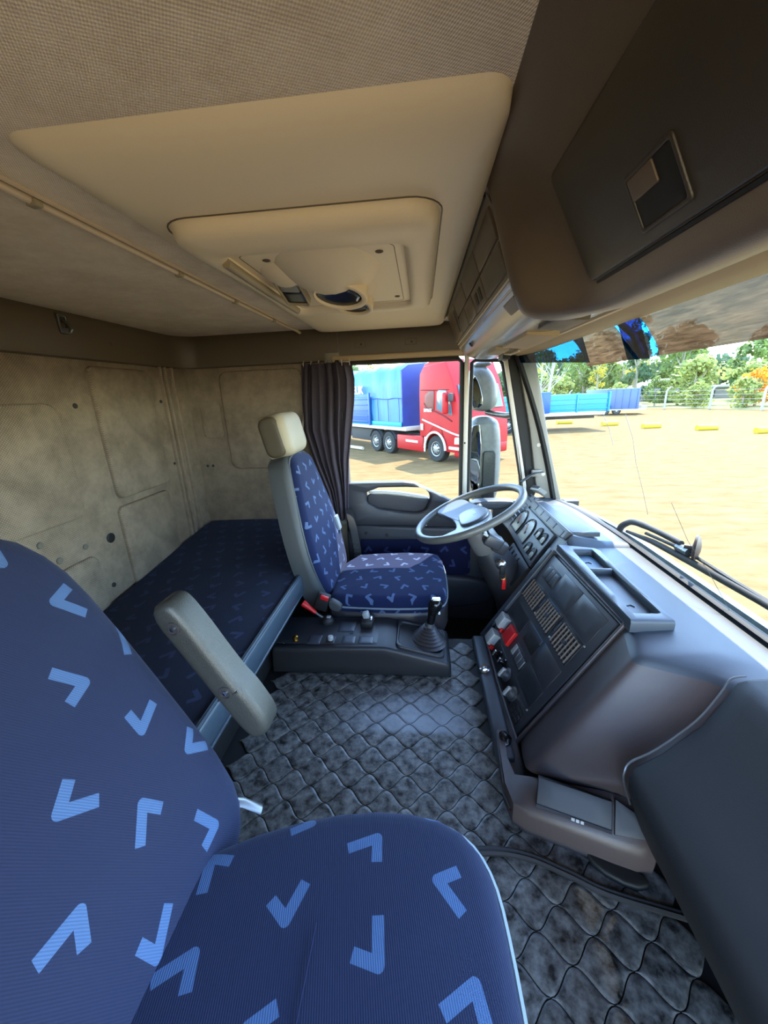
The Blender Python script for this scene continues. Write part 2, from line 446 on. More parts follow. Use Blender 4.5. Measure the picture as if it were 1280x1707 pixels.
# ---- floor with the moulded ogee pieces
floor = struct('floor', (0, .7, 0), 'grey mottled floor mat moulded in wavy interlocking pieces')
prism('mat_base', [(-1.32, -.30), (.55, -.30), (.55, 1.42), (-1.32, 1.42)], Matrix(), -.05, -.004, 'mat_joint', floor)
prism('footwell_pan', [(-1.32, 1.42), (.75, 1.42), (.75, 2.14), (-1.32, 2.14)], Matrix(), -.36, -.32, 'black', floor)
prism('footwell_side', [(-1.32, 1.41), (.75, 1.41), (.75, 1.43), (-1.32, 1.43)], Matrix(), -.36, -.01, 'black', floor)
TA, TB = .052, .043                       # half-width and half-length of a piece
def ogee(n=8):
    """piece bounded by four half waves, so that its neighbours fit it exactly"""
    up_ = [(x, TB * (1 + math.cos(pi * x / TA)) / 2) for x in [TA - 2 * TA * i / (2 * n) for i in range(2 * n)]]
    return up_ + [(-x, -y) for x, y in up_]
tile_me = None
def tiles():
    global tile_me
    ol = ogee()
    spots = []
    for j in range(-2, 36):
        for i in range(-8, 12):
            x = i * 2 * TA + (TA if j % 2 else 0); y = j * TB + .02
            if -.56 < x < .52 and .02 < y < 1.395: spots.append((x, y))
    # the pieces that the seat, bunk, consoles and dash leave open to view
    def seen(x, y):
        if x > .30 and y > .70: return False
        if x > .24 and y > .80: return False
        if x > .19 and y > .95: return False
        if -.60 < x < .05 and 1.22 < y: return False
        if y < .36 and x < .09: return False
        if y < .30 : return False
        return True
    spots = [s for s in spots if seen(*s)]
    first = None
    for k, (x, y) in enumerate(spots):
        if first is None:
            first = pad('floor_piece', [(p[0] * .975, p[1] * .965) for p in ol], Matrix.Translation((x, y, 0)), .0008, .0006, 'tile', floor, crown=.0002, base=-.004, nr=1, ang=60, bottom=False)
            z0 = first.location.z
        else:
            c = first.copy(); COL.objects.link(c); c.location = (x, y - .7, z0)
    return len(spots)
print('tiles', tiles())

# ---- ceiling
ceil = tag(box('ceiling', (-.45, .92, ZC + .03), (2.3, 2.7, .06), 'headliner', None, bev=0), 'beige woven headliner', None, kind='structure')

# ---- rear wall with embossed panels and plugs
wr = struct('wall_rear', (XR, .9, 0), 'grey felt rear wall with embossed panels')
box('wall_sheet', (XR - .03, .9, .5), (.06, 2.6, 1.8), 'felt', wr, bev=0)
FR = frm((XR, 0, 0), (0, 1, 0), (1, 0, 0))  # local x = Y, y = Z, normal +X
def rear_panel(y0, y1, z0, z1, r=.05, skew=0):
    pad('embossed_panel', rrect(y0, y1, z0, z1, r), FR, .018, .011, 'felt', wr, nr=3, ang=80)
rear_panel(.70, 1.305, .60, 1.02)
rear_panel(1.475, 1.825, .615, 1.155, .035)
rear_panel(1.46, 1.80, .20, .585, .03)
rear_panel(.75, 1.30, .20, .44, .03)
for y in (1.925, 1.965, 2.02):
    box('wall_rib', (XR + .004, y, .68), (.026, .016, 1.0), 'felt', wr, bev=.006)
for y, z, r, mm in ((1.391, 1.007, .010, 'plug'), (1.394, .474, .021, 'black'), (1.27, .484, .012, 'plug_grey'), (1.156, .477, .013, 'plug_grey'),
                    (1.106, .556, .012, 'plug_grey'), (1.895, 1.012, .008, 'plug'), (1.905, .698, .007, 'plug'), (1.348, .28, .010, 'plug'), (1.872, .262, .008, 'plug')):
    lathe('wall_plug', [(r, 0), (r, .003), (r * .8, .005), (r * .5, .0045)], frm((XR, y, z), (0, -1, 0), (1, 0, 0)), mm, wr, n=14)

# ---- driver's side wall behind the door
wlft = struct('wall_left', (-.85, YL, 0), 'grey felt side wall behind the driver seat')
box('wall_sheet', (-.87, YL + .03, .5), (.90, .06, 1.8), 'felt', wlft, bev=0)
FL = frm((0, YL, 0), (1, 0, 0), (0, -1, 0))
pad('embossed_panel', rrect(-1.10, -.63, .62, 1.155, .05), FL, .018, .011, 'felt', wlft, nr=3, ang=80)
pad('embossed_panel', rrect(-1.24, -1.125, .80, 1.0, .03), FL, .006, .005, 'felt', wlft, nr=3, ang=80)
for x in (-1.254, -1.221):
    lathe('wall_plug', [(.008, 0), (.008, .003), (.004, .004)], frm((x, YL, .641), (1, 0, 0), (0, -1, 0)), 'plug', wlft, n=12)
box('belt_pillar', (-.46, YL + .0, .75), (.09, .05, .95), 'pillar', wlft, bev=.012)
# passenger side wall behind the open door, and the pillars beside that door
tag(box('wall_right', (-.92, -.33, .45), (.85, .06, 1.9), 'felt', None, bev=0), 'grey felt side wall behind the passenger seat', kind='structure')

# ---- dark upper trim running round rear and driver's side
def trim_loft(name, path, label):
    prof = ((0.0, 1.175), (.016, 1.180), (.020, 1.195), (.028, 1.25), (.026, 1.305), (.018, 1.332), (.0, 1.345))
    rows = []
    for p, n in path: rows.append([(p[0] + n[0] * d, p[1] + n[1] * d, z) for d, z in prof])
    o = loft(name, rows, 'trim_dark', None, ang=45); tag(o, label, kind='structure'); return o
path = [((XR + .0, y), (1, 0)) for y in (-.3, .6, 1.2, 1.98)]
for i in range(1, 8):
    a = pi / 2 * i / 8; c = (XR + .12, YL - .15); 
    path.append(((c[0] - .12 * math.cos(a), c[1] + .15 * math.sin(a)), (math.cos(a), -math.sin(a))))
path += [((XR + .12, YL), (0, -1)), ((-.80, YL), (0, -1)), ((-.424, YL), (0, -1))]
t1 = trim_loft('trim_1', path, 'dark upper trim along rear wall and around the corner')
t2 = trim_loft('trim_2', [((-.421, YL), (0, -1)), ((-.1, YL), (0, -1)), ((.21, YL), (0, -1))], 'dark upper trim above the driver door')
for x, z in ((-1.12, 1.253), (-.81, 1.255)):
    lathe('trim_button', [(.010, 0), (.010, .003), (.006, .004)], frm((x, YL - .027, z), (1, 0, 0), (0, -1, 0)), 'trim_dark', t1, n=14)
for y, z in ((1.62, 1.25), ):
    lathe('trim_button', [(.010, 0), (.010, .003), (.006, .004)], frm((XR + .027, y, z), (0, 1, 0), (1, 0, 0)), 'trim_dark', t1, n=14)
for x in (-.306, -.048):
    ring_plate('trim_clip', rrect(-.03, .03, -.016, .016, .004), rrect(-.024, .024, -.011, .011, .003), frm((x, YL - .026, 1.249), (1, 0, 0), (0, -1, 0)), .003, .001, 'trim_dark', t2)
    lathe('clip_screw', [(.005, 0), (.005, .003), (.002, .003)], frm((x + .004, YL - .026, 1.249), (1, 0, 0), (0, -1, 0)), 'plug', t2, n=10)

# ---- windscreen header and roof front
hd = tag(loft('trim_3', [[(.38, y, 1.158), (.40, y, 1.145), (.43, y, 1.152), (.435, y, 1.166), (.45, y, 1.162), (.47, y, 1.152), (.52, y, 1.150), (.535, y, 1.158), (.54, y, 1.20), (.52, y, 1.34)] for y in (-.32, .3, .9, 1.5, 1.9, 2.10)], 'header', None, ang=30),
         'tan header strip above the windscreen', kind='structure')
# ---- windscreen: curved sheet, tint band, cracks
def ws(y, t):
    """windscreen point: y across, t 0 at the base .. 1 at the header"""
    e = max(0, abs(y - .9) - .55) / .65
    x = .785 - .235 * t - .02 * math.sin(pi * t) * -1 - .085 * e * e
    return V((x, y, .415 + .745 * t))
w1 = struct('window_1', (.7, .9, .4), 'windscreen with a teal tint band along the top')
ys = [-.28 + 2.36 * i / 24 for i in range(25)]
loft('glass_pane', [[ws(y, t / 8) for t in range(9)] for y in ys], 'clear_glass', w1)
mt = bpy.data.materials.new('tint_band'); mt.use_nodes = True; M['tint_band'] = mt
g = NG(mt); nt = mt.node_tree; nt.nodes.remove(nt.nodes['Principled BSDF'])
tr = g.node('ShaderNodeBsdfTransparent'); tc = g.node('ShaderNodeTexCoord'); sp = g.node('ShaderNodeSeparateXYZ'); g.L.new(tc.outputs['Object'], sp.inputs[0])
f = g.m('MULTIPLY_ADD', sp.outputs[2], 1 / .20, .5, clamp=True)
g.L.new(g.mix(f, (1, 1, 1, 1), (.70, .94, .93, 1)), tr.inputs[0]); g.L.new(tr.outputs[0], nt.nodes['Material Output'].inputs[0])
loft('tint_band', [[ws(y, .74 + .26 * t / 4) + V((.004, 0, 0)) for t in range(5)] for y in ys], 'tint_band', w1)
glass('blue_film', (.002, .040, .105), .3)
for y0, y1, b0, b1 in ((1.47, 2.06, .885, .945), (1.115, 1.225, .865, .872)):
    rows = []
    for i in range(9):
        y = y0 + (y1 - y0) * i / 8; tb_ = b0 + (b1 - b0) * i / 8
        rows.append([ws(y, tb_ + (1 - tb_) * k / 4) + V((-.006, 0, 0)) for k in range(5)])
    loft('sun_strip', rows, 'blue_film', w1)
for pts in ([(1.30, .22), (1.315, .34), (1.33, .45), (1.32, .56), (1.335, .66)], [(1.47, .50), (1.475, .58), (1.50, .66)], [(.95, .02), (1.02, .12), (1.10, .2), (1.16, .33)]):
    tube('crack', [ws(y, t) + V((.003, 0, 0)) for y, t in pts], .0008, 'steel', w1, n=4)
# cowl between dash and glass, and black lower seal
loft('seal', [[ws(y, 0) + V((dx, 0, dz)) for dx, dz in ((-.012, .012), (.0, .016), (.012, .012), (.014, -.01))] for y in ys], 'rubber', w1, ang=60)
loft('side_seal', [[ws(2.075, t / 8) + V((dx, dy, 0)) for dx, dy in ((-.016, .005), (-.006, -.012), (.008, -.012), (.012, .01))] for t in range(9)], 'rubber', w1, ang=60)
mat('scuttle', (84, 98, 102), .5, var=.25, vscale=14)
sct = tag(loft('trim_4', [[ws(y, 0) + V((dx, 0, dz)) for dx, dz in ((.0, -.01), (.03, -.015), (.06, -.03), (.065, -.012), (.10, -.02), (.13, -.10), (.14, -.6))] for y in ys], 'scuttle', None, ang=30), 'weathered grey-blue scuttle panel below the windscreen', kind='structure')
# A-pillar, driver's side
ap = struct('trim_5', (.55, 2.09, .8), 'grey windscreen pillar beside the driver window')
FP = frm((0, 2.10, 0), (1, 0, 0), (0, -1, 0))
prism('pillar_panel', [(.470, 1.165), (.555, 1.165), (.60, .98), (.665, .70), (.745, .41), (.70, .40), (.615, .46), (.555, .80)], FP, -.04, .02, 'pillar', ap, bev=.008)
prism('pillar_edge', [(.405, 1.165), (.425, 1.165), (.480, .90), (.560, .50), (.565, .42), (.545, .42), (.535, .52), (.455, .92)], FP, -.04, .010, 'pillar_light', ap, bev=.004)
prism('door_seal', [(.428, 1.165), (.470, 1.165), (.555, .80), (.615, .46), (.60, .42), (.567, .42), (.562, .50), (.482, .90)], FP, -.04, .004, 'rubber', ap, bev=.002)
for x, z in ((.605, .715), (.640, .56)):
    lathe('pillar_screw', [(.010, 0), (.010, .003), (.006, .0035), (.005, .002)], frm((x, 2.08, z), (1, 0, 0), (0, -1, 0)), 'pillar_light', ap, n=14)
tube('strap', [(.63, 2.06, .575), (.585, 2.03, .575), (.55, 2.0, .57), (.50, 1.97, .545)], .010, 'shell', ap, n=6, flat=.4)
box('strap_clip', (.60, 2.065, .570), (.05, .02, .036), 'pillar', ap, bev=.004)
# near A-pillar on the passenger side and roof side rail (behind the camera's reach)
tag(box('trim_6', (.60, -.33, .78), (.12, .06, .85), 'pillar', None, bev=.01, rot=(0, math.radians(-18), 0)), 'grey windscreen pillar on the passenger side', kind='structure')
tag(box('trim_7', (.0, -.34, 1.27), (1.15, .05, .14), 'trim_dark', None, bev=.01), 'dark roof rail above the passenger doorway', kind='structure')
tag(box('wall_side', (.62, 2.135, -.02), (.46, .05, .84), 'dash_dark', None, bev=0), 'dark kick panel under the dash beside the driver door', kind='structure')
# firewall below the dash
tag(box('wall_front', (.76, .9, -.10), (.04, 2.5, 1.0), 'black', None, bev=0), 'black firewall under the dashboard', kind='structure')

# ---- driver's door
d1 = struct('door_1', (-.1, 2.1, 0), 'driver door with grey plastic panel and blue cloth insert')
FD = frm((0, 2.115, 0), (1, 0, 0), (0, -1, 0))
hole = smooth_poly([(-.315, .505), (-.02, .505), (.03, .485), (.045, .43), (.01, .365), (-.06, .355), (-.31, .395)], 1)
outer = [(-.43, .535), (-.10, .535), (-.045, .528), (.06, .475), (.15, .425), (.24, .385), (.36, .355), (.36, .27), (.13, .268), (-.05, .275), (-.43, .29)]
ring_plate('upper_panel', outer, hole, FD, .05, .014, 'door_plastic', d1)
pad('pull_pocket', smooth_poly([(-.31, .478), (-.18, .478), (.04, .44), (.035, .40), (.005, .362), (-.06, .352), (-.31, .39)], 1), FD, .030, .01, 'door_plastic', d1, base=-.02)
pad('pocket_lip', smooth_poly([(-.30, .482), (-.17, .482), (.03, .448), (.03, .432), (-.17, .462), (-.30, .468)], 1), FD, .042, .006, 'pillar_light', d1, base=.01)
pad('lower_strip', [(-.43, .292), (-.05, .277), (.13, .270), (.36, .272), (.40, .20), (-.36, .20), (-.41, .22)], FD, .062, .012, 'door_plastic', d1)
pad('cloth_insert', rrect(-.365, .27, -.03, .205, .03), FD, .05, .012, 'door_cloth', d1, crown=.004)
pad('door_base', rrect(-.44, .42, -.36, .26, .04), FD, .036, .01, 'door_plastic', d1)
pad('kick_bin', smooth_poly([(-.40, -.02), (.40, -.02), (.42, -.20), (.10, -.24), (-.38, -.20)], 2), FD, .075, .02, 'door_plastic', d1)
for x, z in ((-.325, .245), (-.205, .232)):
    lathe('panel_screw', [(.010, 0), (.010, .003), (.005, .003), (.004, .001)], frm((x, 2.053, z), (1, 0, 0), (0, -1, 0)), 'black', d1, n=12)
pad('lock_button', rrect(.0, .024, .285, .305, .006), FD, .068, .005, 'pillar_light', d1)
# window surround: header strip, seals, division bar
box('window_header', (-.10, 2.13, 1.185), (.72, .04, .03), 'header', d1, bev=.006)
def seal(name, pts, r=.011, m='rubber', par=d1): return tube(name, pts, r, m, par, n=6)
seal('window_seal', [(-.425, 2.115, .54), (-.405, 2.115, 1.0), (-.385, 2.115, 1.150), (-.36, 2.115, 1.162), (.19, 2.115, 1.158), (.208, 2.115, 1.14), (.214, 2.115, .42)], .012)
box('division_bar', (.232, 2.112, .79), (.024, .03, .78), 'pillar_light', d1, bev=.004)
seal('quarter_seal', [(.252, 2.115, .40), (.256, 2.115, .9), (.258, 2.115, 1.135), (.275, 2.115, 1.148), (.395, 2.115, 1.14), (.41, 2.115, 1.12), (.460, 2.115, .90), (.53, 2.115, .55), (.545, 2.115, .42), (.52, 2.115, .395), (.252, 2.115, .395)], .010)
lathe('bar_screw', [(.005, 0), (.005, .003), (.002, .003)], frm((.228, 2.096, .735), (1, 0, 0), (0, -1, 0)), 'black', d1, n=10)
box('rear_seal', (-.432, 2.115, .68), (.018, .03, 1.0), 'rubber', d1, bev=.004)
box('latch', (-.425, 2.09, .49), (.012, .03, .05), 'black', d1, bev=.003)
box('striker', (-.42, 2.09, .90), (.015, .03, .045), 'black', d1, bev=.003)
pad('mirror_foot', smooth_poly([(.25, .40), (.30, .375), (.44, .375), (.50, .41), (.46, .425), (.30, .425)], 1), FD, .07, .01, 'dash', d1)
# panes
w2 = struct('window_2', (-.1, 2.13, .85), 'driver door window pane')
prism('glass_pane', [(-.42, .40), (-.39, 1.16), (.205, 1.16), (.215, .40)], frm((0, 2.135, 0), (1, 0, 0), (0, -1, 0)), -.002, .002, 'door_glass', w2)
w3 = struct('window_3', (.4, 2.13, .75), 'small fixed quarter window ahead of the door window')
prism('glass_pane', [(.25, .40), (.25, 1.14), (.41, 1.14), (.47, .90), (.545, .40)], frm((0, 2.135, 0), (1, 0, 0), (0, -1, 0)), -.002, .002, 'door_glass', w3)

# ================================================================== SEATS AND BUNK
def lerp(a, b, t): return a + (b - a) * t
def sym(half): return [(x, y) for x, y in half] + [(-x, y) for x, y in reversed(half)]
# ---- passenger seat
ps = thing('passenger_seat', 'large blue passenger seat with light blue V pattern and reclined backrest', 'seat', (-.13, .21, .0))
cush = smooth_poly([(-.40, .34), (-.30, .405), (-.17, .452), (-.05, .468), (.045, .452), (.092, .40), (.104, .30), (.104, .14), (.096, .02), (.06, -.03), (-.1, -.05), (-.40, -.04)], 1)
pad('seat_cushion', cush, Matrix.Translation((0, 0, .20)), .155, .035, 'seat_cloth', ps, crown=.010, nr=5, uvrot=.3)
tube('seat_piping', catmull([(p[0], p[1], .316) for p in inset(ccw(cush), -.002)], 2, True), .005, 'piping', ps, n=6, closed=True)
pad('seat_pan', inset(ccw(cush), .02), Matrix.Translation((0, 0, .14)), .07, .02, 'vinyl', ps)
lathe('seat_pedestal', [(.17, 0), (.17, .02), (.13, .05), (.12, .15)], Matrix.Translation((-.14, .21, 0)), 'black', ps, n=24)
tb = V((-.447, 0, .894)); nb = V((.894, 0, .447)); front0 = V((-.322, .235, .35))
FB = frm(front0 - nb * .11, (0, 1, 0), nb)
half = [(.16, -.075), (.235, -.045), (.268, .03), (.272, .20), (.272, .40), (.262, .49), (.225, .555), (.15, .585), (.05, .592)]
bk = smooth_poly(sym(half), 1)
pad('backrest', bk, FB, .11, .045, 'seat_cloth', ps, crown=.014, nr=6, uvo=(.03, .02), uvrot=.0)
pad('back_shell', inset(ccw(bk), .012), FB, .02, .02, 'shell', ps, base=-.035)
tube('seam', [(-.14, .30 - .26 * t, .3675) for t in (0, .3, .6, .9)], .0012, 'door_cloth', ps, n=4)
tube('recline_bracket', [(-.345, .462, .335), (-.322, .472, .322), (-.295, .478, .298)], .010, 'steel', ps, n=8, flat=.5)
# armrest, folded up beside the backrest
ar = thing('armrest', 'grey speckled armrest folded up beside the passenger backrest', 'armrest', (-.31, .545, .40))
a0 = V((-.425, .0, .640)); a1 = V((-.318, .0, .446)); ad = (a1 - a0).normalized()
FA = frm((a0.x, .575, a0.z), tuple(ad), (0, -1, 0))
L = (a1 - a0).length
pad('arm_body', smooth_poly([(-.040, -.026), (-.044, .020), (-.015, .032), (L * .62, .026), (L * .80, .032), (L + .035, .026), (L + .045, -.004), (L + .034, -.026), (L * .8, -.028), (L * .3, -.026)], 2), FA, .050, .014, 'armrest', ar, nr=4)
for s in (.0, L * .66):
    c = FA @ V((s + .005, .002, .0492))
    lathe('bolt_cup', [(.013, 0), (.013, .0025), (.010, .003), (.0095, .001), (.0, .001)], frm(c, tuple(ad), (0, -1, 0)), 'vinyl', ar, n=18)
    lathe('bolt_head', [(.0045, 0), (.0045, .0035), (.002, .004)], frm(c, tuple(ad), (0, -1, 0)), 'chrome', ar, n=10)
tube('ridge', [FA @ V((L * .72, y, .0490)) for y in (-.022, 0, .024)], .002, 'armrest', ar, n=5)

# ---- driver seat
ds = thing('driver_seat', 'blue patterned driver seat with beige headrest behind the steering wheel', 'seat', (-.15, 1.635, -.32))
cd_ = smooth_poly([(-.40, 1.43), (-.38, 1.40), (-.15, 1.385), (.04, 1.395), (.095, 1.43), (.105, 1.635), (.095, 1.84), (.04, 1.875), (-.15, 1.885), (-.40, 1.84)], 1)
pad('seat_cushion', cd_, Matrix.Translation((0, 0, .12)), .085, .03, 'driver_cloth', ds, crown=.012, nr=4)
cb = inset(ccw(cd_), -.006)
pad('cushion_bolster', cb, Matrix.Translation((0, 0, .045)), .105, .03, 'vinyl', ds, nr=4)
tube('bolster_piping', catmull([(p[0], p[1], .158) for p in inset(ccw(cd_), -.003)], 2, True), .004, 'piping', ds, n=5, closed=True)
box('suspension', (-.14, 1.64, -.13), (.42, .38, .36), 'black', ds, bev=.03)
td = V((-.214, 0, .977)); nd = V((.977, 0, .214)); f0 = V((-.392, 1.645, .185))
FS = frm(f0 - nd * .05, (0, 1, 0), nd)
hd_ = [(.16, -.03), (.205, .02), (.232, .12), (.236, .20), (.222, .30), (.185, .42), (.150, .53), (.125, .585), (.05, .605)]
pad('backrest', smooth_poly(sym(hd_), 1), FS, .05, .03, 'driver_cloth', ds, crown=.01, nr=4, uvo=(.02, .0))
sh = [(.17, -.07), (.225, -.02), (.252, .10), (.256, .20), (.242, .31), (.205, .44), (.168, .56), (.14, .60), (.05, .62)]
pad('back_shell', smooth_poly(sym(sh), 1), frm(f0 - nd * .108, (0, 1, 0), nd), .086, .03, 'shell', ds, nr=4)
tube('back_piping', catmull([FS @ V((p[0], p[1], .024)) for p in smooth_poly(sym([(x + .004, y + .002) for x, y in hd_]), 1)], 2, True), .004, 'shell', ds, n=5, closed=True)
Hc = f0 + td * .70 - nd * .045
FH = frm(Hc - nd * .055, (0, 1, 0), nd)
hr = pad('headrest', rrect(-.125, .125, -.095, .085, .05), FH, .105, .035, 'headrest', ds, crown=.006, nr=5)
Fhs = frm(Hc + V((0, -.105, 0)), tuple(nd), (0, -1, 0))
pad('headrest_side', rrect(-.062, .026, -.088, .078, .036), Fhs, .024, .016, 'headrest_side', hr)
for y in (-.05, .05): tube('headrest_post', [Hc + V((0, y, -.06)) - nd * .0, Hc + V((0, y, -.15)) + td * -.0], .006, 'steel', ds, n=8)
pad('sun_patch', rrect(.155, .20, .17, .245, .006), FS, .064, .002, 'piping', ds, base=.05)  # patch of sunlight on the backrest, put in as a pale pad
# belt of the driver seat
sb = thing('seat_belt', 'black seat belt hanging beside the driver seat and door', 'seat belt', (-.36, 1.93, .1))
tube('webbing', [(-.405, 2.01, .40), (-.39, 1.97, .36), (-.37, 1.93, .30), (-.355, 1.92, .20), (-.35, 1.91, .08)], .022, 'rubber', sb, n=6, flat=.2)
for i in range(7): box('belt_rib', (-.352 - .0022 * i, 1.905 + .002 * i, .09 + .024 * i), (.03, .012, .008), 'vinyl', sb, bev=.002)
bu = thing('seat_belt_buckle', 'belt buckle with red release button between seat and tunnel console', 'buckle', (-.40, 1.385, .12))
box('buckle_body', (-.415, 1.375, .195), (.055, .028, .075), 'black', bu, bev=.006, rot=(0, .35, 0))
box('release_button', (-.40, 1.357, .222), (.034, .012, .018), 'red', bu, bev=.003, rot=(0, .35, 0))
pad('buckle_sleeve', smooth_poly([(-.385, .215), (-.335, .185), (-.335, .165), (-.35, .15), (-.39, .165)], 1), frm((0, 1.385, 0), (1, 0, 0), (0, -1, 0)), .022, .006, 'shell', bu)

# ---- sleeper bunk
bn = thing('sleeper_bunk', 'dark navy sleeper bunk mattress with small V pattern and grey-blue edge', 'bunk', (-.9, 1.1, 0))
YS = [-.25 + 2.37 * i / 20 for i in range(21)]
def zr(y): return .305 - .115 * max(0, min(1.2, 2.02 - y))
rows = []; uvs = []
for y in YS:
    row = []
    for k in range(13):
        t = k / 12; x = lerp(-.506, -1.278, t)
        z = lerp(.300, zr(y), t ** 1.4) + .012 * math.sin(pi * t)
        if y > 2.0: z -= .0
        row.append((x, y, z)); uvs.append((x, y))
    rows.append(row)
loft('mattress_top', rows, 'bunk_cloth', bn, uv=uvs, ang=80)
loft('mattress_edge', [[(-.512, y, .308), (-.503, y, .306), (-.497, y, .296), (-.495, y, .262), (-.498, y, .232), (-.508, y, .225), (-.53, y, .225)] for y in YS], 'bunk_edge', bn, ang=60)
tube('mattress_piping', [(-.505, y, .304) for y in YS], .005, 'bunk_edge', bn, n=6)
tube('mattress_piping', [(-.497, y, .229) for y in YS], .004, 'bunk_edge', bn, n=6)
box('bunk_box', (-.93, .90, .10), (.68, 2.30, .20), 'black', bn, bev=.01)

# ================================================================== TUNNEL CONSOLE
tcn = thing('tunnel_console', 'dark grey tunnel console with switches beside the driver seat', 'console', (-.24, 1.285, 0))
FC = frm((0, 1.385, 0), (1, 0, 0), (0, -1, 0))
pad('console_body', [(-.578, .0), (-.572, .10), (-.56, .113), (-.35, .117), (-.15, .121), (-.135, .119), (.075, .064), (.092, .056), (.097, .040), (.098, 0)], FC, .205, .012, 'console', tcn, nr=3, ang=50)
FT = Matrix.Translation((0, 0, .118))
def cpad(name, x0, x1, y0, y1, m='console_top', h=.005, r=.003, par=None): return pad(name, rrect(x0, x1, y0, y1, r), FT, h, .0015, m, par or tcn, nr=2)
def U(u, v): return -.57 + .47 * u, 1.19 + .2 * v
cpad('top_plate', -.56, -.15, 1.20, 1.375, 'console', .0025)
for (a, b, c, d) in ((.28, .385, .03, .30), (.557, .664, .06, .295), (.69, .81, .07, .29), (.495, .635, .43, .775)):
    x0, y0 = U(a, c); x1, y1 = U(b, d); cpad('switch_blank', x0, x1, y0, y1)
x, y = U(.464, .158); cpad('rocker_switch', x - .018, x + .018, y - .022, y + .022, 'stack_dark', .006)
lathe('rocker_cap', [(.011, 0), (.011, .012), (.008, .015)], Matrix.Translation((x, y, .124)), 'key_grey', tcn, n=12)
x, y = U(.177, .136); lathe('brass_knob', [(.018, 0), (.016, .002), (.007, .003), (.006, .010), (.010, .014), (.010, .019), (.005, .022)], Matrix.Translation((x, y, .118)), 'brass', tcn, n=16)
x, y = U(.092, -.0); lathe('lighter_stud', [(.004, 0), (.004, .004), (.002, .005)], Matrix.Translation((x, y + .012, .116)), 'chrome', tcn, n=8)
x, y = U(.56, .36); cpad('indicator', x + .02, x + .034, y, y + .008, 'slot_black', .004)
x, y = U(.735, .70); hb = box('brake_valve', (x, y, .134), (.048, .062, .030), 'stack_dark', tcn, bev=.005)
box('valve_handle', (x - .006, y + .008, .158), (.026, .026, .028), 'key_grey', hb, bev=.005, rot=(0, -.25, 0))
box('valve_cap', (x + .016, y - .004, .152), (.012, .03, .010), 'chrome', hb, bev=.003)
x, y = U(.377, .764); pb = lathe('parking_brake_base', [(.027, 0), (.027, .014), (.018, .026), (.004, .030)], Matrix.Translation((x, y, .117)), 'black', tcn, n=18)
box('brake_symbol', (x + .008, y - .004, .146), (.016, .014, .006), 'key_grey', pb, bev=.002)
tube('brake_stem', [(x - .008, y, .135), (x - .035, y + .004, .150), (x - .052, y + .008, .162)], .005, 'steel', pb, n=8)
tube('brake_knob', [(x - .046, y + .007, .157), (x - .062, y + .010, .168), (x - .076, y + .012, .179), (x - .092, y + .014, .192), (x - .100, y + .015, .198)], [.007, .009, .010, .014, .013], 'red', pb, n=14)
# gear lever well, boot and lever
gx, gy = .012, 1.287
SL = math.atan2(-.063, .235)
FW = frm((gx - .012, gy, .083), (math.cos(SL), 0, math.sin(SL)), (-math.sin(SL), 0, math.cos(SL)))
ring_plate('boot_surround', rrect(-.11, .075, -.088, .088, .02), rrect(-.10, .065, -.075, .075, .03), FW, .010, .004, 'console', tcn)
pad('boot_well', rrect(-.10, .065, -.075, .075, .03), FW, .002, .001, 'stack_dark', tcn)
gl = thing('gear_lever', 'black gear lever with pleated rubber boot on tunnel console', 'gear lever', (gx, gy, .085))
prof = []
for i in range(7):
    t = i / 6; r = lerp(.070, .020, t ** .8); z = lerp(0, .060, t)
    prof += [(r, z), (r + .004, z + .004), (r - .004, z + .008)]
lathe('boot', prof, Matrix.Translation((gx, gy, .082)) @ Euler((0, .12, 0)).to_matrix().to_4x4(), 'vinyl', gl, n=24, ang=25)
tube('lever_collar', [(gx + .006, gy, .125), (gx + .010, gy, .150), (gx + .012, gy, .160)], [.022, .019, .015], 'shell', gl, n=14)
tube('lever_shaft', [(gx + .010, gy, .15), (gx + .016, gy, .18), (gx + .020, gy, .21)], [.014, .015, .017], 'black_gloss', gl, n=14)
tube('knob', [(gx + .020, gy, .200), (gx + .024, gy, .215), (gx + .030, gy, .238), (gx + .036, gy, .252), (gx + .036, gy, .262)], [.017, .022, .027, .026, .014], 'black_gloss', gl, n=18)
pad('knob_emblem', rrect(-.016, .018, -.012, .012, .006), frm((gx + .034, gy, .259), (1, 0, 0), (0, 0, 1)), .006, .003, 'chrome', gl)
box('range_switch', (gx + .045, gy + .0, .200), (.012, .014, .010), 'chrome', gl, bev=.002)
# cable on the floor
cb_ = thing('floor_cable', 'thin black cable lying across the floor mat under the passenger seat', 'cable', (.3, .58, 0))
tube('cable_run', catmull([(.02, .60, .006), (.139, .617, .006), (.222, .612, .006), (.30, .585, .006), (.37, .557, .006), (.505, .528, .006), (.62, .50, .006)], 6), .0055, 'cable', cb_, n=6)
tube('cable_run', catmull([(.02, .609, .0055), (.139, .627, .0055), (.222, .621, .0055), (.30, .594, .0055), (.37, .565, .0055), (.505, .536, .0055), (.62, .508, .0055)], 6), .005, 'cable', cb_, n=6)

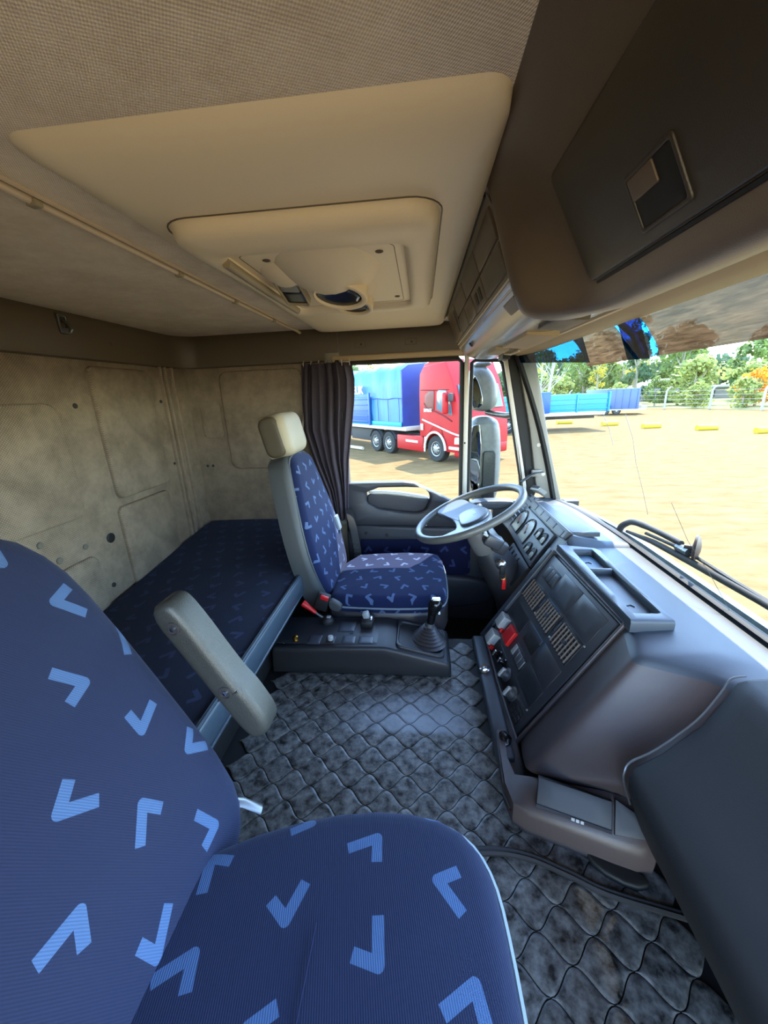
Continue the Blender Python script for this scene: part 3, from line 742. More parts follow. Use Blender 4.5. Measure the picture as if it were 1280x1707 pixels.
# ================================================================== STEERING
sw = thing('steering_wheel', 'grey two-spoke steering wheel in front of the driver seat', 'steering wheel', (.2, 1.63, .49))
ta = math.radians(23); WX = V((math.cos(ta), 0, math.sin(ta))); WN = V((-math.sin(ta), 0, math.cos(ta)))
FWH = frm((.200, 1.635, .492), tuple(WX), tuple(WN))
RR = .238
tube('rim', [FWH @ V((RR * math.cos(a), RR * math.sin(a), 0)) for a in [2 * pi * i / 48 for i in range(48)]], .0165, 'wheel', sw, n=12, closed=True)
def dish(q): return (q.x, q.y, q.z - .046 * max(0, 1 - (q.x * q.x + q.y * q.y) / .052))
pad('spoke_plate', smooth_poly([(-.155, -.165), (-.10, -.215), (-.01, -.234), (.035, -.15), (.075, -.075), (.092, 0), (.075, .075), (.035, .15), (-.01, .234), (-.10, .215), (-.155, .165), (-.085, .10), (-.070, 0), (-.085, -.10)], 2), FWH, .010, .008, 'wheel_pad', sw, base=-.010, warp=dish)
hpd = pad('hub_pad', smooth_poly([(-.050, -.085), (-.055, 0), (-.050, .085), (.02, .10), (.07, .06), (.082, 0), (.07, -.06), (.02, -.10)], 2), FWH @ Matrix.Translation((0, 0, -.045)), .030, .012, 'wheel_pad', sw, crown=.004)
for k in (-1, 0, 1): pad('emblem_bar', rrect(.012, .030, -.006 + .014 * k, .004 + .014 * k, .002), FWH @ Matrix.Translation((0, 0, -.012)), .0015, .0005, 'key_grey', hpd, base=-.003)
co = thing('steering_column', 'grey steering column with stalks and ignition lock', 'steering column', (.35, 1.63, .2))
tube('upper_shroud', [(.225, 1.635, .440), (.255, 1.635, .385), (.285, 1.635, .335), (.295, 1.635, .318)], [.050, .062, .066, .060], 'column', co, n=20)
tube('lower_shroud', [(.285, 1.635, .330), (.32, 1.635, .27), (.36, 1.635, .20), (.40, 1.635, .08), (.45, 1.635, -.2)], [.058, .075, .085, .07, .06], 'dash_dark', co, n=18)
st1 = box('stalk_switch', (.287, 1.515, .405), (.075, .06, .052), 'stack', co, bev=.008, rot=(0, .5, 0))
box('stalk_cap', (.270, 1.513, .430), (.06, .05, .010), 'key_grey', st1, bev=.003, rot=(0, .5, 0))
box('stalk_skirt', (.318, 1.53, .372), (.06, .045, .05), 'dash_dark', co, bev=.006, rot=(0, .5, 0))
tube('wiper_stalk', [(.27, 1.70, .40), (.275, 1.78, .43), (.28, 1.86, .455)], [.010, .009, .013], 'wheel_pad', co, n=8)
tube('wiper_stalk', [(.25, 1.70, .41), (.235, 1.77, .44), (.225, 1.83, .46)], [.009, .008, .012], 'key_grey', co, n=8)
ig = lathe('ignition_lock', [(.022, 0), (.022, .018), (.016, .022), (.010, .024)], frm((.325, 1.515, .300), (1, 0, 0), (-.3, -.9, .3)), 'chrome', co, n=16)
ky = thing('ignition_key', 'ignition key with brass ring and red tag hanging from steering column', 'key', (.325, 1.49, .24))
box('key_head', (.325, 1.485, .287), (.022, .012, .040), 'black', ky, bev=.004)
tube('key_ring', [(.327 + .012 * math.cos(a), 1.483, .258 + .014 * math.sin(a)) for a in [2 * pi * i / 14 for i in range(14)]], .0018, 'brass', ky, n=5, closed=True)
box('key_tag', (.333, 1.483, .222), (.017, .006, .048), 'red', ky, bev=.003)

# ---- curtain
cu = thing('window_curtain', 'dark purple-grey pleated curtain gathered behind the driver window', 'curtain', (-.48, 2.06, .35))
rows = []
NU, NV = 70, 30
for i in range(NV + 1):
    t = i / NV; z = lerp(1.165, .33, t)
    k = [(0, -.615, -.355), (.1, -.625, -.345), (.22, -.635, -.352), (.4, -.640, -.375), (.6, -.590, -.400), (.8, -.530, -.408), (1, -.505, -.415)]
    for a, b in zip(k, k[1:]):
        if a[0] <= t <= b[0] + 1e-9:
            s = (t - a[0]) / (b[0] - a[0]); x0 = lerp(a[1], b[1], s); x1 = lerp(a[2], b[2], s); break
    amp = .018 + .014 * t
    row = []
    for j in range(NU + 1):
        u = j / NU
        ph = u * 2 * pi * 6.5 + .8 * math.sin(3 * t + u * 4)
        row.append((lerp(x0, x1, u) + .006 * math.sin(ph * 1.3 + 1), 2.062 + amp * math.sin(ph) + .012 * math.sin(ph * .37 + t * 3), z))
    rows.append(row)
loft('cloth', rows, 'curtain', cu, ang=180, solid=.003)
for i in range(7):
    x = -.60 + .04 * i
    tube('curtain_hook', [(x, 2.07, 1.150), (x, 2.06, 1.168), (x, 2.075, 1.18), (x, 2.09, 1.175)], .0025, 'pillar_light', cu, n=5)
tube('tie_cord', [(-.59, 2.10, 1.16), (-.62, 2.08, .95), (-.645, 2.07, .82)], .004, 'pillar_light', cu, n=5)

# ================================================================== DASHBOARD
db = thing('dashboard', 'dark grey dashboard with angled centre stack and glovebox below the windscreen', 'dashboard', (.5, 1.0, 0))
# driver's section
prof = [(.80, .418), (.74, .428), (.69, .430), (.66, .436), (.60, .446), (.572, .455), (.562, .450), (.548, .433), (.466, .313), (.455, .296), (.462, .275), (.50, .24), (.60, .18), (.74, .10)]
def drv(y):
    e = max(0, y - 1.75) / .35
    return [(x - .07 * e * e * (1 if x > .6 else .3), y, z) for x, z in prof]
loft('driver_fascia', [[(x, y - .045, min(z, .400)) for x, y, z in drv(1.44)], [(x, y - .03, min(z, .414)) for x, y, z in drv(1.44)], drv(1.435)] + [drv(y) for y in (1.45, 1.6, 1.75, 1.85, 1.95, 2.03, 2.10)], 'dash', db, ang=35)
# main body: stack, shoulder, passenger side
def sec(A, C, D, E):
    A, C, D, E = V(A), V(C), V(D), V(E)
    def mix(a, b, t): return a + (b - a) * t
    B = mix(A, C, .5); B.z = max(A.z, C.z)
    up_ = (A - C).normalized(); dn = (D - C).normalized()
    return [A, mix(A, B, .6), B, mix(B, C, .7), C + up_ * .020, C + (up_ + dn) * .004, C + dn * .020, mix(C, D, .3), mix(C, D, .65), D - dn * .02, D + (-dn * .5 + (E - D).normalized()) * .005, D + (E - D).normalized() * .02, mix(D, E, .6), E]
S = []
for y in (1.405, 1.395, 1.25, 1.10): S.append(sec((.80, y, .416), (lerp(.505, .522, (1.4 - y) / .47), y, .408), (lerp(.248, .266, (1.4 - y) / .47), y - .01, .012), (.45, y - .01, -.03)))
S.append(sec((.80, .95, .416), (.524, .94, .408), (.268, .925, .012), (.45, .91, -.03)))
S.append(sec((.80, .90, .416), (.522, .905, .407), (.264, .89, .02), (.45, .87, -.02)))
S.append(sec((.80, .86, .416), (.508, .865, .404), (.252, .84, .040), (.45, .80, .01)))
S.append(sec((.80, .82, .416), (.496, .820, .400), (.243, .782, .072), (.42, .76, .05)))
S.append(sec((.80, .80, .416), (.493, .806, .398), (.241, .765, .080), (.42, .75, .06)))
S.append(sec((.80, .79, .416), (.500, .795, .396), (.250, .745, .092), (.42, .73, .07)))
S.append(sec((.80, .785, .416), (.520, .788, .396), (.275, .730, .105), (.42, .72, .07)))
S.append(sec((.80, .77, .416), (.560, .770, .396), (.330, .700, .135), (.44, .70, .09)))
S.append(sec((.80, .75, .416), (.604, .752, .398), (.400, .660, .180), (.46, .67, .11)))
S.append(sec((.80, .72, .416), (.628, .728, .402), (.424, .640, .215), (.48, .66, .13)))
S.append(sec((.80, .70, .416), (.640, .708, .405), (.426, .634, .235), (.49, .65, .15)))
S.append(sec((.80, .66, .416), (.645, .66, .405), (.432, .60, .240), (.50, .60, .15)))
loft('stack_top', [p[:7] for p in S], 'dash', db, ang=60, sub=1)
loft('stack_body', [p[6:] for p in S], 'dash_warm_lit', db, ang=60, sub=1)  # split from the top so each carries its own painted light
# glovebox lid
gp = [(.80, .417), (.72, .419), (.655, .418), (.628, .410), (.605, .385), (.55, .335), (.47, .285), (.418, .262), (.404, .245), (.405, .22), (.425, .16), (.445, .11), (.452, .098), (.47, .095), (.56, .12)]
def gsec(y, k=0.0): return [(x + k, y, z) for x, z in gp]
def gedge(dy, k): # follows the slanted seam
    out = []
    for x, z in gp:
        t = max(0, min(1, (.41 - z) / .17)); out.append((x + k, .712 - .085 * t + dy, z))
    return out
loft('glovebox_lid', [gedge(-.002, .02), gedge(-.004, .006), gedge(-.010, 0), gedge(-.05, -.002), gsec(.50), gsec(.35), gsec(.15), gsec(-.10), gsec(-.31)], 'glove', db, ang=50)
tube('lid_seam', [(.4345, .60, .155), (.4345, .45, .155), (.4345, .2, .155), (.4345, -.2, .155)], .0022, 'slot_black', db, n=5)
tube('seam_bead', catmull([(p[0] - .002, p[1] + .004, p[2] + .001) for p in gedge(0, 0)[2:11]], 4), .0022, 'steel', db, n=6)
# tray on top of the stack
FTr = Matrix.Translation((0, 0, .404))
ring_plate('tray_rim', [(.512, .885), (.500, 1.395), (.618, 1.36), (.628, 1.335), (.616, .885)], rrect(.535, .602, .925, 1.335, .008), FTr, .034, .008, 'dash', db)
prism('tray_floor', rrect(.53, .607, .92, 1.34, .008), FTr, 0, .0125, 'dash', db)
box('tray_divider', (.568, 1.185, .425), (.068, .012, .022), 'dash', db, bev=.003)
for y in (1.27, .99): tube('tray_mark', [(.555, y, .4175), (.566, y + .004, .4175), (.572, y - .006, .4175)], .0015, 'slot_black', db, n=4)
# instrument hood and cluster
FI = frm((.56, 1.95, .45), (.025, -.50, -.02), (-.82, 0, .57))
UI = V((.025, -.50, -.02)); VI = V((-.105, 0, -.15)); WI, HI = UI.length, VI.length
def I(u, v): return (u * WI, -v * HI)
pad('hood', [(.575, 1.46), (.680, 1.462), (.672, 1.50), (.60, 1.93), (.565, 1.99), (.548, 1.97), (.56, 1.6)], Matrix.Translation((0, 0, .440)), .018, .006, 'dash', db)
cl = pad('instrument_panel', [I(-.02, .20), I(.86, .18), I(.88, 1.08), I(-.02, 1.04)], FI, .012, .004, 'stack', db, base=-.02)
def idisc(name, u, v, ru, rv, m, h, par, cut=1.0):
    cx, cy = I(u, v); pts = [(cx + ru * math.cos(a), cy + rv * math.sin(a)) for a in [2 * pi * i / 28 for i in range(28)]]
    return pad(name, pts, FI, h, .002, m, par, base=.008)
for u, v in ((.125, .62), (.405, .63)):
    cx, cy = I(u, v)
    gch = [(cx + .058 * math.cos(a), cy + .062 * math.sin(a)) for a in [pi * i / 20 for i in range(21)]] + [(cx - .058, cy - .05), (cx + .058, cy - .05)]
    pad('gauge', gch, FI, .0135, .001, 'gauge_face', cl, base=.008)
    tube('gauge_rim', [FI @ V((x, y, .015)) for x, y in gch], .0035, 'stack_dark', cl, n=6, closed=True)
    for k in range(9):
        a = pi * (.08 + .84 * k / 8)
        tube('gauge_tick', [FI @ V((cx + .046 * math.cos(a), cy + .05 * math.sin(a), .0145)), FI @ V((cx + .054 * math.cos(a), cy + .058 * math.sin(a), .0145))], .0009, 'chrome', cl, n=4)
    tube('needle', [FI @ V((cx, cy - .01, .0155)), FI @ V((cx - .03, cy + .028, .0155))], .0012, 'red', cl, n=4)
    lathe('needle_cap', [(.007, 0), (.006, .004)], frm(FI @ V((cx, cy - .01, .013)), (0, 1, 0), (-.82, 0, .57)), 'stack_dark', cl, n=10)
for u, v in ((.638, .42), (.765, .42), (.648, .84), (.785, .84)):
    cx, cy = I(u, v)
    gch = [(cx + .024 * math.cos(a), cy + .024 * math.sin(a)) for a in [pi * i / 12 for i in range(13)]] + [(cx - .024, cy - .022), (cx + .024, cy - .022)]
    pad('small_gauge', gch, FI, .0135, .001, 'gauge_face', cl, base=.008)
    tube('gauge_rim', [FI @ V((x, y, .015)) for x, y in gch], .003, 'stack_dark', cl, n=6, closed=True)
    pad('gauge_shade', [(cx + .023 * math.cos(a), cy + .023 * math.sin(a)) for a in [pi * i / 10 for i in range(11)]] + [(cx - .012, cy + .006), (cx + .012, cy + .006)], FI, .0165, .001, 'slot_black', cl, base=.013)
    tube('needle', [FI @ V((cx, cy - .016, .0155)), FI @ V((cx + .010, cy + .006, .0155))], .0009, 'chrome', cl, n=4)
swp = pad('switch_row', [I(.06, -.06), I(1.0, -.09), I(1.0, .11), I(.86, .16), I(.06, .14)], FI, .012, .003, 'stack', db, base=-.02)
for k in range(5):
    u0 = .085 + k * .175
    pad('dash_switch', [I(u0, -.035), I(u0 + .165, -.035), I(u0 + .165, .115), I(u0, .115)], FI, .0145, .002, 'dash' if k else 'stack_dark', swp, base=.01)
vg = pad('side_vent', smooth_poly([(-.105, .03), (-.03, .035), (-.02, -.02), (-.03, -.16), (-.09, -.16)], 1), FI @ Matrix.Translation((.06, -.01, 0)), .012, .005, 'dash_dark', db, base=-.03)
for k in range(7):
    a = FI @ V((-.045, .02 - .026 * k, .013)); b = FI @ V((.02, .02 - .026 * k, .013)); tube('vent_fin', [a, b], .005, 'wheel_pad', vg, n=5, flat=.4)
dm = pad('demister_strip', [(-.13, .055), (-.02, .075), (-.025, .055), (-.13, .035)], FI @ Matrix.Translation((.02, .0, 0)), .012, .003, 'key_grey', db, base=-.03)
for k in range(9):
    p = FI @ V((-.105 + .0105 * k, .047 + .0019 * k, .0125)); q = FI @ V((-.098 + .0105 * k, .063 + .0019 * k, .0125)); tube('demister_slot', [p, q], .0022, 'slot_black', dm, n=4)
lv = pad('lower_vent', [I(.30, 1.12), I(.86, 1.12), I(.84, 1.75), I(.30, 1.75)], FI, .004, .002, 'dash_dark', db, base=-.04)
for k in range(4): tube('vent_fin', [FI @ V((*I(.35 + .09 * k, 1.2), .006)), FI @ V((*I(.35 + .09 * k, 1.65), .006))], .003, 'stack', lv, n=5)
mat('slat', (104, 92, 84), .5)
# centre stack fascia
UO = V((.505, 1.385, .405)); UX = V((.525, .93, .405)) - UO; VX = V((.252, 1.37, .02)) - UO
NS = VX.cross(UX).normalized() * -1
if NS.x > 0: NS = -NS
FSt = frm(UO + NS * .006, tuple(UX), tuple(NS)); WS, HS = UX.length, VX.length
sk = VX.dot(FSt.to_3x3().col[0]) if False else 0
def Q(u, v): return (u * WS, -v * HS)
def rect(u0, v0, u1, v1): return [Q(u0, v0), Q(u1, v0), Q(u1, v1), Q(u0, v1)]
fa = pad('stack_fascia', rect(.0, .03, 1.0, .985), FSt, .006, .004, 'stack', db, base=-.012)
tube('fascia_frame', [FSt @ V((*Q(u, v), .004)) for u, v in ((-.02, .0), (.5, .0), (1.03, .0), (1.035, .5), (1.045, 1.0), (.5, 1.0), (-.02, .97), (-.03, .5))], .007, 'dash_warm_lit', db, n=8, closed=True)
pad('far_edge', rect(-.075, .01, -.01, 1.0), FSt, .020, .008, 'dash', db, base=-.012)
def sp_(name, u0, v0, u1, v1, h, m, par=fa, r=.002, base=.004): return pad(name, rect(u0, v0, u1, v1), FSt, h, r, m, par, base=base, nr=2)
sp_('switch_block', .075, .10, .285, .222, .0085, 'stack_dark')
for k in range(3): sp_('block_switch', .085 + .066 * k, .112, .145 + .066 * k, .210, .0105, 'stack', r=.0015)
sp_('upper_panel', .30, .06, .60, .262, .0075, 'stack'); sp_('upper_panel', .605, .06, .93, .262, .0075, 'stack')
for u0, u1 in ((.02, .30), (.345, .60), (.655, .92)):
    vt = pad('air_vent', rect(u0, .275, u1, .455), FSt, .010, .003, 'stack_dark', db, base=.004)
    for k in range(7):
        uu = lerp(u0 + .018, u1 - .018, k / 6); tube('vent_slat', [FSt @ V((*Q(uu, .285), .0115)), FSt @ V((*Q(uu, .445), .0115))], .0030, 'slat', vt, n=5, flat=1.2)
    for k in range(6):
        vv = lerp(.292, .438, k / 5); tube('vent_slat', [FSt @ V((*Q(u0 + .01, vv), .0105)), FSt @ V((*Q(u1 - .01, vv), .0105))], .0018, 'slat', vt, n=4)
    cx, cy = Q((u0 + u1) / 2 - .0, .365); 
    lathe('vent_thumb', [(.007, 0), (.007, .004), (.004, .006)], frm(FSt @ V((cx, cy, .010)), tuple(UX), tuple(NS)), 'dash', vt, n=12)
    if u0 > .1:
        wx, wy = Q(u0 - .022, .44); pad('vent_mark', rrect(wx - .004, wx + .004, wy - .003, wy + .003, .0015), FSt, .0085, .001, 'pillar_light', vt, base=.004)
        tube('vent_wheel', [FSt @ V((*Q(u0 - .022, vv), .008)) for vv in (.30, .34, .38)], .005, 'dash', vt, n=8)
sp_('radio_blank', .03, .49, .33, .645, .0075, 'stack_dark'); sp_('blank_slot', .05, .51, .31, .525, .009, 'slot_black')
sp_('card_slot', .405, .535, .615, .640, .0065, 'slot_black'); sp_('slot_hood', .33, .50, .61, .54, .009, 'stack')
sp_('lower_blank', .64, .49, .93, .66, .0075, 'stack'); sp_('lower_blank', .655, .672, .935, .82, .0075, 'console')
rs = sp_('hazard_switch', .205, .66, .335, .79, .020, 'red', r=.003)
sp_('switch_panel', .40, .685, .635, .79, .0075, 'stack_dark')
for k in range(4): sp_('rocker', .41 + .056 * k, .70, .455 + .056 * k, .775, .012, 'key_grey' if k == 0 else 'steel')
sp_('control_strip', .05, .84, .78, .97, .0075, 'stack_dark')
for u, v in ((.095, .715), (.13, .875)):
    sp_('valve_knob', u - .05, v - .055, u + .05, v + .055, .038, 'key_grey', r=.006)
    sp_('valve_ring', u + .02, v + .04, u + .07, v + .075, .022, 'red', r=.002)
for u, v, r in ((.33, .895, .018), (.44, .875, .014), (.555, .893, .024), (.735, .905, .024)):
    kx, ky_ = Q(u, v); Fk = frm(FSt @ V((kx, ky_, .006)), tuple(UX), tuple(NS))
    lathe('control_knob', [(r, 0), (r, .004), (r * .75, .006), (r * .7, .020), (r * .55, .023)], Fk, 'steel' if r > .02 else 'black_gloss', fa, n=18)
    pad('knob_grip', rrect(-r * .25, r * .25, -r * .75, r * .75, r * .2), Fk, .029, .003, 'key_grey' if r > .02 else 'chrome', fa, base=.018)
kp = sp_('keypad', .81, .855, .95, .975, .0075, 'stack_dark')
for a in range(3):
    for b in range(4): sp_('pad_key', .82 + .043 * a, .862 + .028 * b, .855 + .043 * a, .882 + .028 * b, .0095, 'dash_dark', r=.001)
for u, v in ((.93, .275), (.935, .84)): 
    kx, ky_ = Q(u, v); lathe('fascia_stud', [(.003, 0), (.003, .003)], frm(FSt @ V((kx, ky_, .006)), tuple(UX), tuple(NS)), 'key_grey', fa, n=8)
# lower rail with the ring and ball knob
rl = box('kick_rail', (.218, 1.10, .032), (.050, .55, .036), 'dash', db, bev=.010)
box('kick_face', (.235, 1.08, .010), (.06, .60, .04), 'dash_dark', db, bev=.008)
lathe('rail_ring', [(.018, 0), (.020, .006), (.016, .010), (.012, .008), (.011, .002)], frm((.213, 1.165, .050), (1, 0, 0), (-.3, 0, .95)), 'chrome', rl, n=20)
lathe('rail_knob', [(.020, 0), (.021, .006), (.016, .012), (.013, .014), (.011, .026), (.004, .031)], frm((.222, .875, .050), (1, 0, 0), (-.2, 0, .98)), 'black_gloss', rl, n=20)
# lower compartment on the floor
O0 = [(.205, .90), (.196, .74), (.205, .69), (.235, .668), (.40, .610), (.44, .598), (.475, .602), (.515, .645), (.53, .72), (.53, .90)]
def off(pts, dz, dy, dx=0): return [V((x + dx * (1 if x < .3 else 0), min(y + dy, .9), min(dz, .062 + max(0, x - .21) * .9) if dz > .06 else dz)) for x, y in pts]
rows = [off(O0, .0, 0), off(O0, .055, -.002), off(O0, .070, .002), off(O0, .078, .010, .004), off(O0, .120, .050, .012), off(O0, .125, .075, .02)]
loft('lower_box', rows, 'dash_warm_lit', db, ang=35)
nl = V((-.33, -.80, .80)).normalized()
FLb = frm((.250, .672, .083), (.165, -.056, 0), tuple(V((.165, -.056, 0)).cross(V((0.02, .045, .057))).normalized() * (1 if V((.165, -.056, 0)).cross(V((0.02, .045, .057))).z > 0 else -1)))
dw = pad('drawer_front', [(0, .0), (.150, .0), (.150, .060), (0, .060)], FLb, .010, .002, 'stack_dark', db, base=-.02)
tube('drawer_lip', [FLb @ V((0, .004, .010)), FLb @ V((.150, .004, .010))], .004, 'stack', dw, n=6)
for k in range(3): pad('drawer_mark', rrect(.072 + .009 * k, .079 + .009 * k, .0, .006, .001), FLb, .0152, .0005, 'key_grey', dw, base=.008)
pad('side_blank', [(.156, .0), (.215, .01), (.20, .05), (.156, .066)], FLb, .004, .002, 'stack_dark', db, base=-.02)
tube('lower_box_trim', [(.205, .90, .055), (.195, .75, .050), (.203, .70, .030), (.192, .77, .012)], .003, 'steel', db, n=5)
pad('floor_flap', smooth_poly([(.35, .635), (.45, .60), (.46, .575), (.42, .568), (.36, .60)], 1), Matrix.Translation((0, 0, .002)), .012, .005, 'rubber', db)

# ================================================================== OVERHEAD
ol = thing('overhead_locker', 'dark brown overhead storage locker above the windscreen', 'locker', (.25, .3, 1.1))
lp = [(.108, 1.337), (.122, 1.328), (.140, 1.315), (.160, 1.296), (.182, 1.272), (.216, 1.210), (.250, 1.142), (.262, 1.118), (.278, 1.107), (.305, 1.106), (.345, 1.122), (.395, 1.152)]
le = [(.108, 1.337), (.114, 1.330), (.118, 1.320), (.124, 1.300), (.132, 1.270), (.152, 1.205), (.172, 1.150), (.184, 1.128), (.205, 1.117), (.260, 1.112), (.310, 1.120), (.395, 1.150)]
def lsec(y, t, pull=0): return [(lerp(a[0], b[0], t) + pull * (.30 - a[0]), y, lerp(a[1], b[1], t) + pull * .6 * (1.28 - a[1])) for a, b in zip(lp, le)]
loft('locker_body', [lsec(-.31, 0), lsec(.2, 0), lsec(.60, 0), lsec(.655, .03), lsec(.70, .25), lsec(.745, .72), lsec(.775, .95), lsec(.795, 1.0), lsec(.812, 1, .04), lsec(.820, 1, .12), lsec(.822, 1, .5)], 'locker', ol, ang=60, sub=1)
nL = V((-.135, 0, -.068)); nL = V((-.888, 0, -.460)).normalized()
FLk = frm((.216, 0, 1.209), (0, 1, 0), tuple(nL))
# local x = +Y, local y = n cross x
yl = FLk.to_3x3().col[1]; sg = 1 if yl.z > 0 else -1
dl = pad('locker_lid', rrect(-.28, .648, -.074, .074, .012), FLk, .008, .004, 'locker_door', ol, base=-.012)
tube('lid_gap', [FLk @ V((x, y, .001)) for x, y in rrect(-.284, .652, -.078, .078, .014)], .003, 'slot_black', ol, n=5, closed=True)
lat = ring_plate('latch_bezel', rrect(.420, .500, .004, .062, .004), rrect(.425, .495, .009, .057, .003), FLk, .010, .0015, 'locker_door', dl, base=.006)
pad('latch_cup', rrect(.425, .495, .009, .057, .003), FLk, .0087, .0005, 'slot_black', dl, base=.006)
pad('latch_tab', rrect(.452, .495, .009, .030, .002), FLk, .0105, .001, 'locker', dl, base=.006)
# overhead console beyond the locker
oc = thing('overhead_console', 'glossy grey overhead console with slots above the steering wheel', 'overhead console', (.28, 1.45, 1.12))
cp = [(.110, 1.338), (.120, 1.330), (.128, 1.318), (.150, 1.262), (.166, 1.222), (.176, 1.198), (.190, 1.176), (.212, 1.156), (.245, 1.140), (.30, 1.133), (.36, 1.138), (.405, 1.152)]
def csec(y, pull=0): return [(x + pull * (.3 - x), y, z + pull * (1.27 - z)) for x, z in cp]
loft('console_shell', [csec(.826), csec(.9), csec(1.4), csec(1.9), csec(1.965), csec(1.99, .03), csec(2.003, .12), csec(2.005, .6)], 'oh_console', oc, ang=60, sub=1)
nC = V((-.94, 0, -.34)).normalized(); FCo = frm((.147, 0, 1.268), (0, 1, 0), tuple(nC))
sgn = 1 if FCo.to_3x3().col[1].z > 0 else -1
def cz(z): return sgn * (z - 1.268) / .94
def crect(y0, y1, z0, z1): a, b = cz(z0), cz(z1); return [(y0, a), (y1, a), (y1, b), (y0, b)]
for y0, y1, z0, z1, mm in ((.84, 1.06, 1.268, 1.318, 'locker'), (1.07, 1.33, 1.268, 1.318, 'trim_dark'), (1.34, 1.62, 1.268, 1.318, 'locker'), (.84, 1.06, 1.212, 1.262, 'trim_dark'), (1.07, 1.24, 1.212, 1.262, 'locker'), (1.25, 1.42, 1.212, 1.262, 'locker'), (1.43, 1.62, 1.212, 1.262, 'trim_dark'), (1.63, 1.92, 1.212, 1.318, 'locker')):
    pad('blank_panel', crect(y0, y1, z0, z1), FCo, .006, .002, mm, oc, base=-.01)
for y0, y1 in ((1.10, 1.135), (1.16, 1.195)):
    pad('finger_slot', crect(y0, y1, 1.222, 1.250), FCo, .0075, .0008, 'slot_black', oc, base=.003)
pad('pen_slot', crect(1.66, 1.70, 1.225, 1.30), FCo, .0075, .0008, 'slot_black', oc, base=.003)
tube('edge_bead', [(.172, y, 1.203) for y in (.82, 1.2, 1.6, 1.93)], .0025, 'pillar_light', oc, n=6)
tube('edge_bead', [(.180, y, 1.188) for y in (.82, 1.2, 1.6, 1.93)], .0020, 'pillar_light', oc, n=6)
nU = V((-.10, 0, -1)).normalized(); FU = frm((.30, 0, 1.131), (0, 1, 0), tuple(nU))
def urect(y0, y1, x0, x1): s = 1 if FU.to_3x3().col[1].x > 0 else -1; return [(y0, s * (x0 - .30)), (y1, s * (x0 - .30)), (y1, s * (x1 - .30)), (y0, s * (x1 - .30))]
pad('peach_reflection', urect(1.45, 1.62, .255, .30), FU, .007, .003, 'headrest', oc, base=-.01)  # beige pad puts in a peach reflection on the console underside
pad('under_cover', urect(1.10, 1.40, .27, .35), FU, .004, .002, 'header', oc, base=-.01)
pad('grab_recess', urect(.86, 1.00, .27, .33), FU, .006, .003, 'trim_dark', oc, base=-.01)
pad('visor_hinge', urect(1.70, 1.80, .33, .36), FU, .010, .003, 'slot_black', oc, base=-.01)
tube('visor_clip', [(.315, 1.60, 1.128), (.33, 1.56, 1.122), (.345, 1.50, 1.126)], .004, 'pillar_light', oc, n=6)
tube('gap_line', [(.113, y, 1.331) for y in (.83, 1.2, 1.6, 2.0)], .006, 'slot_black', oc, n=6)  # black line along the gap between roof panel and console
lathe('map_switch', [(.009, 0), (.009, .006), (.006, .008)], frm((.195, 1.62, 1.170), (0, 1, 0), (-.75, 0, -.65)), 'stack_dark', oc, n=12)
pad('key_plate', rrect(-.05, .05, -.014, .014, .003), frm((.197, .93, 1.169), (0, 1, 0), (-.72, 0, -.69)), .004, .002, 'trim_dark', oc, base=-.01)

# ---- beige roof console with hatch frame and lamps
rc = thing('roof_console', 'beige moulded roof panel with raised frame and reading lamps', 'roof panel', (-.2, 1.25, 1.3))
def rring(x0, x1, y0, y1, r, z): return [(x, y, z) for x, y in rrect(x0, x1, y0, y1, r, 6)]
rows = [rring(-.535, .112, .555, 2.10, .035, 1.337), rring(-.528, .112, .562, 2.10, .035, 1.330), rring(-.518, .112, .572, 2.10, .035, 1.322), rring(-.50, .10, .595, 2.09, .035, 1.313), rring(-.47, .08, .645, 2.06, .04, 1.3075), rring(-.45, .06, .67, 2.03, .04, 1.307), rring(-.30, -.05, .9, 1.8, .04, 1.307)]
vs_, fs_ = grid(rows, closed_u=True); fs_.append(tuple((len(rows) - 1) * 28 + j for j in range(28)))
mk('panel', vs_, fs_, 'roof_plastic', rc, ang=60)
FDn = Matrix(((1, 0, 0, 0), (0, -1, 0, 0), (0, 0, -1, 1.307), (0, 0, 0, 1)))   # local z points down, local y = -Y
def dn(x0, x1, y0, y1, r): return rrect(x0, x1, -y1, -y0, r, 6)
ring_plate('raised_frame', dn(-.460, .038, .755, 1.52, .06), dn(-.400, -.035, .885, 1.43, .03), FDn, .030, .028, 'roof_plastic', rc, base=-.004)
pad('hatch_tray', dn(-.405, -.03, .88, 1.44, .02), FDn, .014, .003, 'roof_plastic', rc)
tube('frame_groove', [(x, -y, 1.3068) for x, y in dn(-.463, .041, .752, 1.523, .06)], .0016, 'trim_dark', rc, n=5, closed=True)
tube('tray_groove', [(x, -y, 1.2938) for x, y in dn(-.385, -.052, .905, 1.41, .02)], .0014, 'trim_dark', rc, n=5, closed=True)
tube('tray_bar', [(-.408, .90, 1.280), (-.408, 1.15, 1.278), (-.408, 1.40, 1.280)], .010, 'headrest', rc, n=8)
